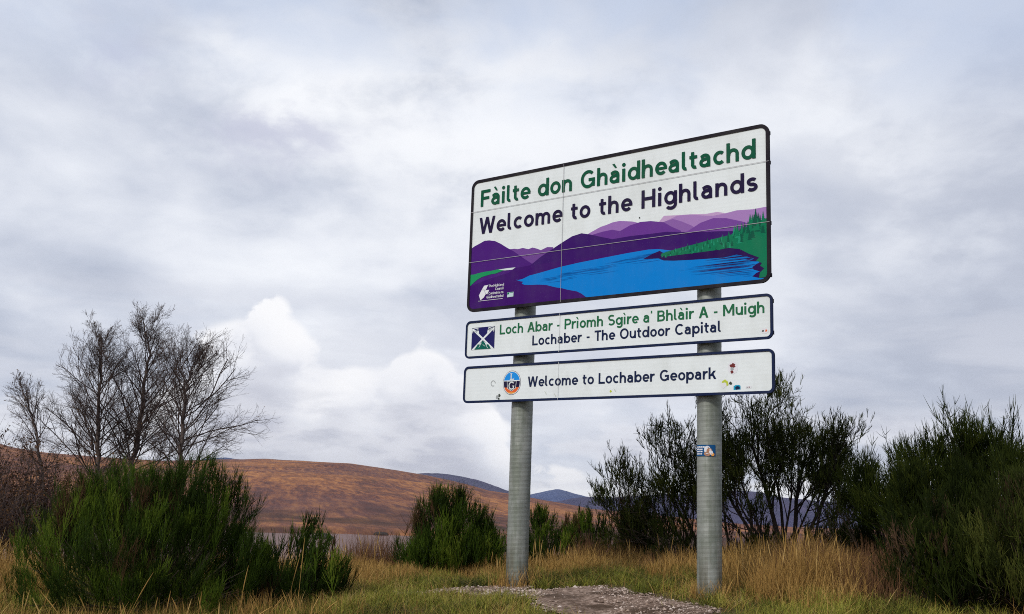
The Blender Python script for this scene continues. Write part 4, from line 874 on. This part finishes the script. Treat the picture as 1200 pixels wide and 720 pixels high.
# ------------------------------------------------------------------ grass
def blades(x, y, h, wd, g, lean=.35, n=4, tone=None, bend=.5, z=None):
    k = len(x); th = g.uniform(0, 2 * np.pi, k); ph = th + g.normal(0, 1.0, k)
    P = np.stack([x, y, (height(x, y) if z is None else z) - .01], -1)
    ln = lean * g.random(k)[:, None]; dirv = np.stack([np.cos(ph), np.sin(ph), np.zeros(k)], -1); sd_ = np.stack([-np.sin(th), np.cos(th), np.zeros(k)], -1)
    t = np.linspace(0, 1, n); V = []
    for j, q in enumerate(t):
        c = P + dirv * (ln * q + bend * ln * q * q) * h[:, None] + np.array([0, 0, 1.]) * (h * q * (1 - .25 * q * ln[:, 0]))[:, None]
        w_ = (wd * (1 - .85 * q ** 1.5) * .5)[:, None]
        V += [c - sd_ * w_, c + sd_ * w_]
    V = np.stack(V, 1); b = (np.arange(k) * 2 * n)[:, None]
    F = np.concatenate([b + np.array([[2 * j, 2 * j + 1, 2 * j + 3, 2 * j + 2]]) for j in range(n - 1)], 0)
    T = np.repeat(g.uniform(0, 1, k) if tone is None else tone, 2 * n)
    return V.reshape(-1, 3), F, T
def wedge(nq, y0, y1, g, pad=.35, side=.56):
    y = np.sqrt(g.uniform(y0 ** 2, y1 ** 2, nq)); x = g.uniform(-1, 1, nq) * (y * side + pad); return x, y
m_turf = toned('turf_blades', [(.12, (.030, .034, .008)), (.30, (.095, .108, .014)), (.48, (.22, .225, .030)), (.64, (.31, .265, .050)), (.76, (.34, .235, .085)), (.95, (.50, .40, .20))], .75, .2, scale=1.6)
m_straw = toned('straw_blades', [(.1, (.11, .055, .016)), (.4, (.27, .150, .040)), (.68, (.43, .265, .080)), (.92, (.60, .42, .175))], .75, .2, scale=1.2)
m_red = toned('red_dead_stems', [(.1, (.050, .024, .012)), (.5, (.125, .060, .028)), (.9, (.26, .145, .06))], .8, .2, scale=2)
g = np.random.default_rng(101)
x, y = wedge(330000, 6.7, 15.5, g)
gm = gravel_mask(x, y); pn = fbm(x * 1.1, y * 1.1, 61, 4); pn2 = fbm(x * 3.1 + 5, y * 3.1, 63, 3)
edge_ok = sstep(-gm, -.02, .22) + (gm > 0) * .012
kp = (g.random(len(x)) < edge_ok * (.25 + .75 * sstep(pn2, .30, .50))); x, y, pn, pn2, gm = x[kp], y[kp], pn[kp], pn2[kp], gm[kp]
h = (.035 + .085 * sstep(pn, .35, .65)) * g.uniform(.5, 1.5, len(x)) * (1 - .55 * np.exp(-np.maximum(-gm, 0) / .25))
dry = np.clip(.27 + 1.5 * (fbm(x * .9, y * .9, 67, 4) - .5) + .9 * (fbm(x * 4, y * 4, 68, 2) - .5) + .35 * sstep(x, -1.2, -3.2) + g.normal(0, .17, len(x)), 0, 1)
V, F, T = blades(x, y, h, g.uniform(.003, .007, len(x)), g, .9, 3, dry)
link('turf_grass', mesh_np('turf_grass', V, [F], [m_turf], T), kind='stuff')
g = np.random.default_rng(151); x, y = wedge(34000, 6.8, 14.5, g); kp = (gravel_mask(x, y) < -.05) & (g.random(34000) < sstep(fbm(x * 1.7, y * 1.7, 71, 3), .38, .6)); x, y = x[kp], y[kp]
V, F, T = blades(x, y, g.uniform(.08, .24, len(x)), g.uniform(.003, .005, len(x)), g, 2.6, 4, np.clip(g.normal(.35, .25, len(x)), 0, 1), .6)
link('dead_grass_litter', mesh_np('dead_grass_litter', V, [F], [m_straw], T), kind='stuff')
# tall straw coloured grass: regions given as (x, y, rx, ry, count, height, tone shift)
def tall(name, regs, m, seed, wd=(.003, .006), lean=.5, nb=4):
    g = np.random.default_rng(seed); A = []
    for (cx, cy, rx, ry, cnt, hh, ts) in regs:
        a = g.uniform(0, 6.28, cnt); r = np.sqrt(g.random(cnt)); xx = cx + rx * r * np.cos(a); yy = cy + ry * r * np.sin(a)
        cl = fbm(xx * 3.3, yy * 3.3, seed, 3); kp = (g.random(cnt) < sstep(cl, .28, .55) + .12) & (gravel_mask(xx, yy) < -.12); xx, yy, cl, r = xx[kp], yy[kp], cl[kp], r[kp]
        hv = hh * g.uniform(.35, 1.1, len(xx)) * (.65 + .6 * cl) * (1 - .45 * r ** 3)
        A.append(blades(xx, yy, hv, g.uniform(*wd, len(xx)), g, lean, nb, np.clip(ts + g.normal(0, .2, len(xx)), 0, 1)))
    o = 0; Fs = []
    for v, f, t in A: Fs.append(f + o); o += len(v)
    return link(name, mesh_np(name, np.vstack([a[0] for a in A]), [np.vstack(Fs)], [m], np.concatenate([a[2] for a in A])), kind='stuff')
tall('golden_grass', [(-2.6, 11.2, 1.7, 1.2, 14000, .30, .55), (-1.55, 10.8, .8, .7, 5500, .27, .5), (-4.9, 9.4, 1.0, 1.2, 9000, .50, .55), (-4.6, 8.0, .9, .6, 5500, .34, .55), (-3.0, 7.6, 1.6, .4, 3200, .26, .5), (-1.9, 8.3, .9, .5, 1400, .22, .45),
                      (.7, 11.6, 1.3, .55, 6500, .30, .6), (1.35, 11.1, .9, .4, 2600, .26, .5), (2.5, 9.6, .7, .7, 6500, .46, .55), (2.55, 8.5, .55, .6, 4600, .44, .5), (-.6, 11.1, .7, .3, 1000, .18, .5), (1.9, 10.4, .5, .5, 2200, .30, .5)], m_straw, 111)
tall('reddish_grass', [(-1.45, 12.3, .55, .5, 2600, .52, .5), (-2.8, 12.4, 1.0, .4, 1600, .22, .45), (1.15, 12.0, .5, .3, 1500, .42, .45), (2.75, 9.2, .55, .6, 3200, .44, .5), (3.0, 8.4, .35, .6, 2400, .46, .45), (2.1, 11.0, .7, .4, 2200, .34, .4), (-2.0, 9.8, .8, .4, 1500, .2, .4)], m_red, 113, (.003, .006), .4)
# single seeding stalks that stand clear of the rest
def stalks(name, spots, m, seed):
    g = np.random.default_rng(seed); P, Rr, T = [], [], []
    for (cx, cy, hh, lx) in spots:
        z = gz(cx, cy); t = np.linspace(0, 1, 8); hd = g.uniform(-.06, .06)
        P.append(np.stack([cx + lx * t + .25 * lx * t * t, cy + hd * t, z - .02 + hh * (t - .12 * t * t * abs(lx) / hh)], -1))
        Rr.append(np.array([.0018, .0018, .0017, .0016, .0016, .0036, .0034, .0008])); T.append(np.full(8 * 4, g.uniform(.3, 1)))
    V, F = tubes(np.stack(P), np.stack(Rr), 4)
    return link(name, mesh_np(name, V, [F], [m], np.concatenate(T)), kind='stuff')
g = np.random.default_rng(121); sp_ = []
for k in range(46): sp_.append((g.uniform(-3.9, -1.3), g.uniform(7.5, 8.1), g.uniform(.12, .34), g.normal(0, .11)))
sp_ += [(-2.72, 7.55, .52, .17), (-3.02, 7.6, .38, -.22), (-3.2, 7.6, .33, -.12), (-2.2, 7.7, .34, .02), (-1.95, 7.8, .50, .05), (-2.42, 7.6, .36, .02), (-1.62, 8.4, .62, .02), (-1.75, 8.6, .46, .06)]
for k in range(60): sp_.append((g.uniform(1.9, 3.0), g.uniform(8.3, 9.6), g.uniform(.3, .55), g.normal(0, .06)))
for k in range(40): sp_.append((g.uniform(-.2, 2.0), g.uniform(10.9, 11.9), g.uniform(.2, .42), g.normal(0, .05)))
for k in range(50): sp_.append((g.uniform(-3.4, -1.2), g.uniform(9.9, 12.6), g.uniform(.3, .55), g.normal(0, .06)))
stalks('seed_stalks', sp_, m_straw, 123)
# turf tussocks and dead thatch along the gravel's rim
g = np.random.default_rng(131); cx = g.uniform(-4.5, 3.6, 900); cy = g.uniform(7.2, 12.6, 900); kp = gravel_mask(cx, cy) < -.03; cx, cy = cx[kp], cy[kp]
xx = np.repeat(cx, 60) + g.normal(0, .045, len(cx) * 60); yy = np.repeat(cy, 60) + g.normal(0, .045, len(cx) * 60); tn = np.repeat(g.uniform(.05, .75, len(cx)), 60)
V, F, T = blades(xx, yy, g.uniform(.05, .15, len(xx)), g.uniform(.003, .006, len(xx)), g, 1.0, 3, np.clip(tn + g.normal(0, .12, len(xx)), 0, 1))
link('grass_tussocks', mesh_np('grass_tussocks', V, [F], [m_turf], T), kind='stuff')
# grass pulled up against the foot of each post
g = np.random.default_rng(141); pc = [(SIGN_O + sx * s_ + Vector((0.60444, 0.79665, 0)) * PY) for s_ in (.617, 2.612)]
a = g.uniform(0, 6.28, 900); r = PR + .01 + np.abs(g.normal(0, .07, 900)); wh = g.integers(0, 2, 900)
V, F, T = blades(np.array([pc[i_].x for i_ in wh]) + r * np.cos(a), np.array([pc[i_].y for i_ in wh]) + r * np.sin(a), g.uniform(.06, .24, 900) * np.where((np.cos(a) > 0) | (wh == 0), 1, .8), g.uniform(.003, .006, 900), g, .5, 4, np.clip(g.normal(.5, .22, 900), 0, 1))
link('post_foot_grass', mesh_np('post_foot_grass', V, [F], [m_straw], T), kind='stuff')

# ------------------------------------------------------------------ stones at the loch
def boulder(label, x, y, z, sx_, sy_, sz_, seed, group=None):
    g = np.random.default_rng(seed); nu, nv = 20, 10; u = np.linspace(0, 2 * np.pi, nu, endpoint=False); v = np.linspace(-.9, 1.5, nv)
    U_, V_ = np.meshgrid(u, v); q = np.stack([np.cos(U_) * np.cos(V_), np.sin(U_) * np.cos(V_), np.sin(V_)], -1)
    rr = .75 + .55 * fbm(q[..., 0] * 1.7 + seed, q[..., 1] * 1.7 + q[..., 2] * 1.3, seed, 3); q = q * rr[..., None] * np.array([sx_, sy_, sz_])
    i_ = (np.arange(nv - 1) * nu)[:, None] + np.arange(nu); j_ = (np.arange(nv - 1) * nu)[:, None] + (np.arange(nu) + 1) % nu
    top = np.arange(nu)[None] + (nv - 1) * nu
    o = link('rock', mesh_np('rock', q.reshape(-1, 3), [np.stack([i_, j_, j_ + nu, i_ + nu], -1).reshape(-1, 4), top], [m_rock]), label=label, category='rock')
    if group: o['group'] = group
    o.location = (x, y, z); return o
m_rock = plain('wet_rock', (.030, .025, .023), .85, .3, .5, .8)
LZ = LOCH_Z + CZ
boulder('dark flat rock islet standing alone in the loch', -28.6, 165, LZ, 1.9, 1.2, .75, 3)
for k, (bx, by, bs, lab) in enumerate([(-21.6, 184, .9, 'broad dark boulder on the far loch shore behind the rounded broom'), (-24.4, 186, .5, 'smaller grey boulder at the water edge left of the broad shore boulder'), (-37.0, 188, .6, 'low dark stone on the far shore above the rock islet')]):
    boulder(lab, bx, by, LZ + .05, bs * 1.5, bs, bs * .55, 10 + k)

# ------------------------------------------------------------------ haze
hz = bpy.data.materials.new('haze'); hz.use_nodes = True; ht = hz.node_tree; ht.nodes.clear()
ho = ht.nodes.new('ShaderNodeOutputMaterial'); hv = ht.nodes.new('ShaderNodeVolumePrincipled')
hv.inputs['Color'].default_value = (.86, .90, 1.0, 1); hv.inputs['Density'].default_value = 3.0e-5; hv.inputs['Anisotropy'].default_value = .1
ht.links.new(hv.outputs[0], ho.inputs['Volume'])
hb = MB(); hb.box(-13500, 13500, -13500, 13500, -130, 260); hb.build('haze', [hz], kind='stuff')
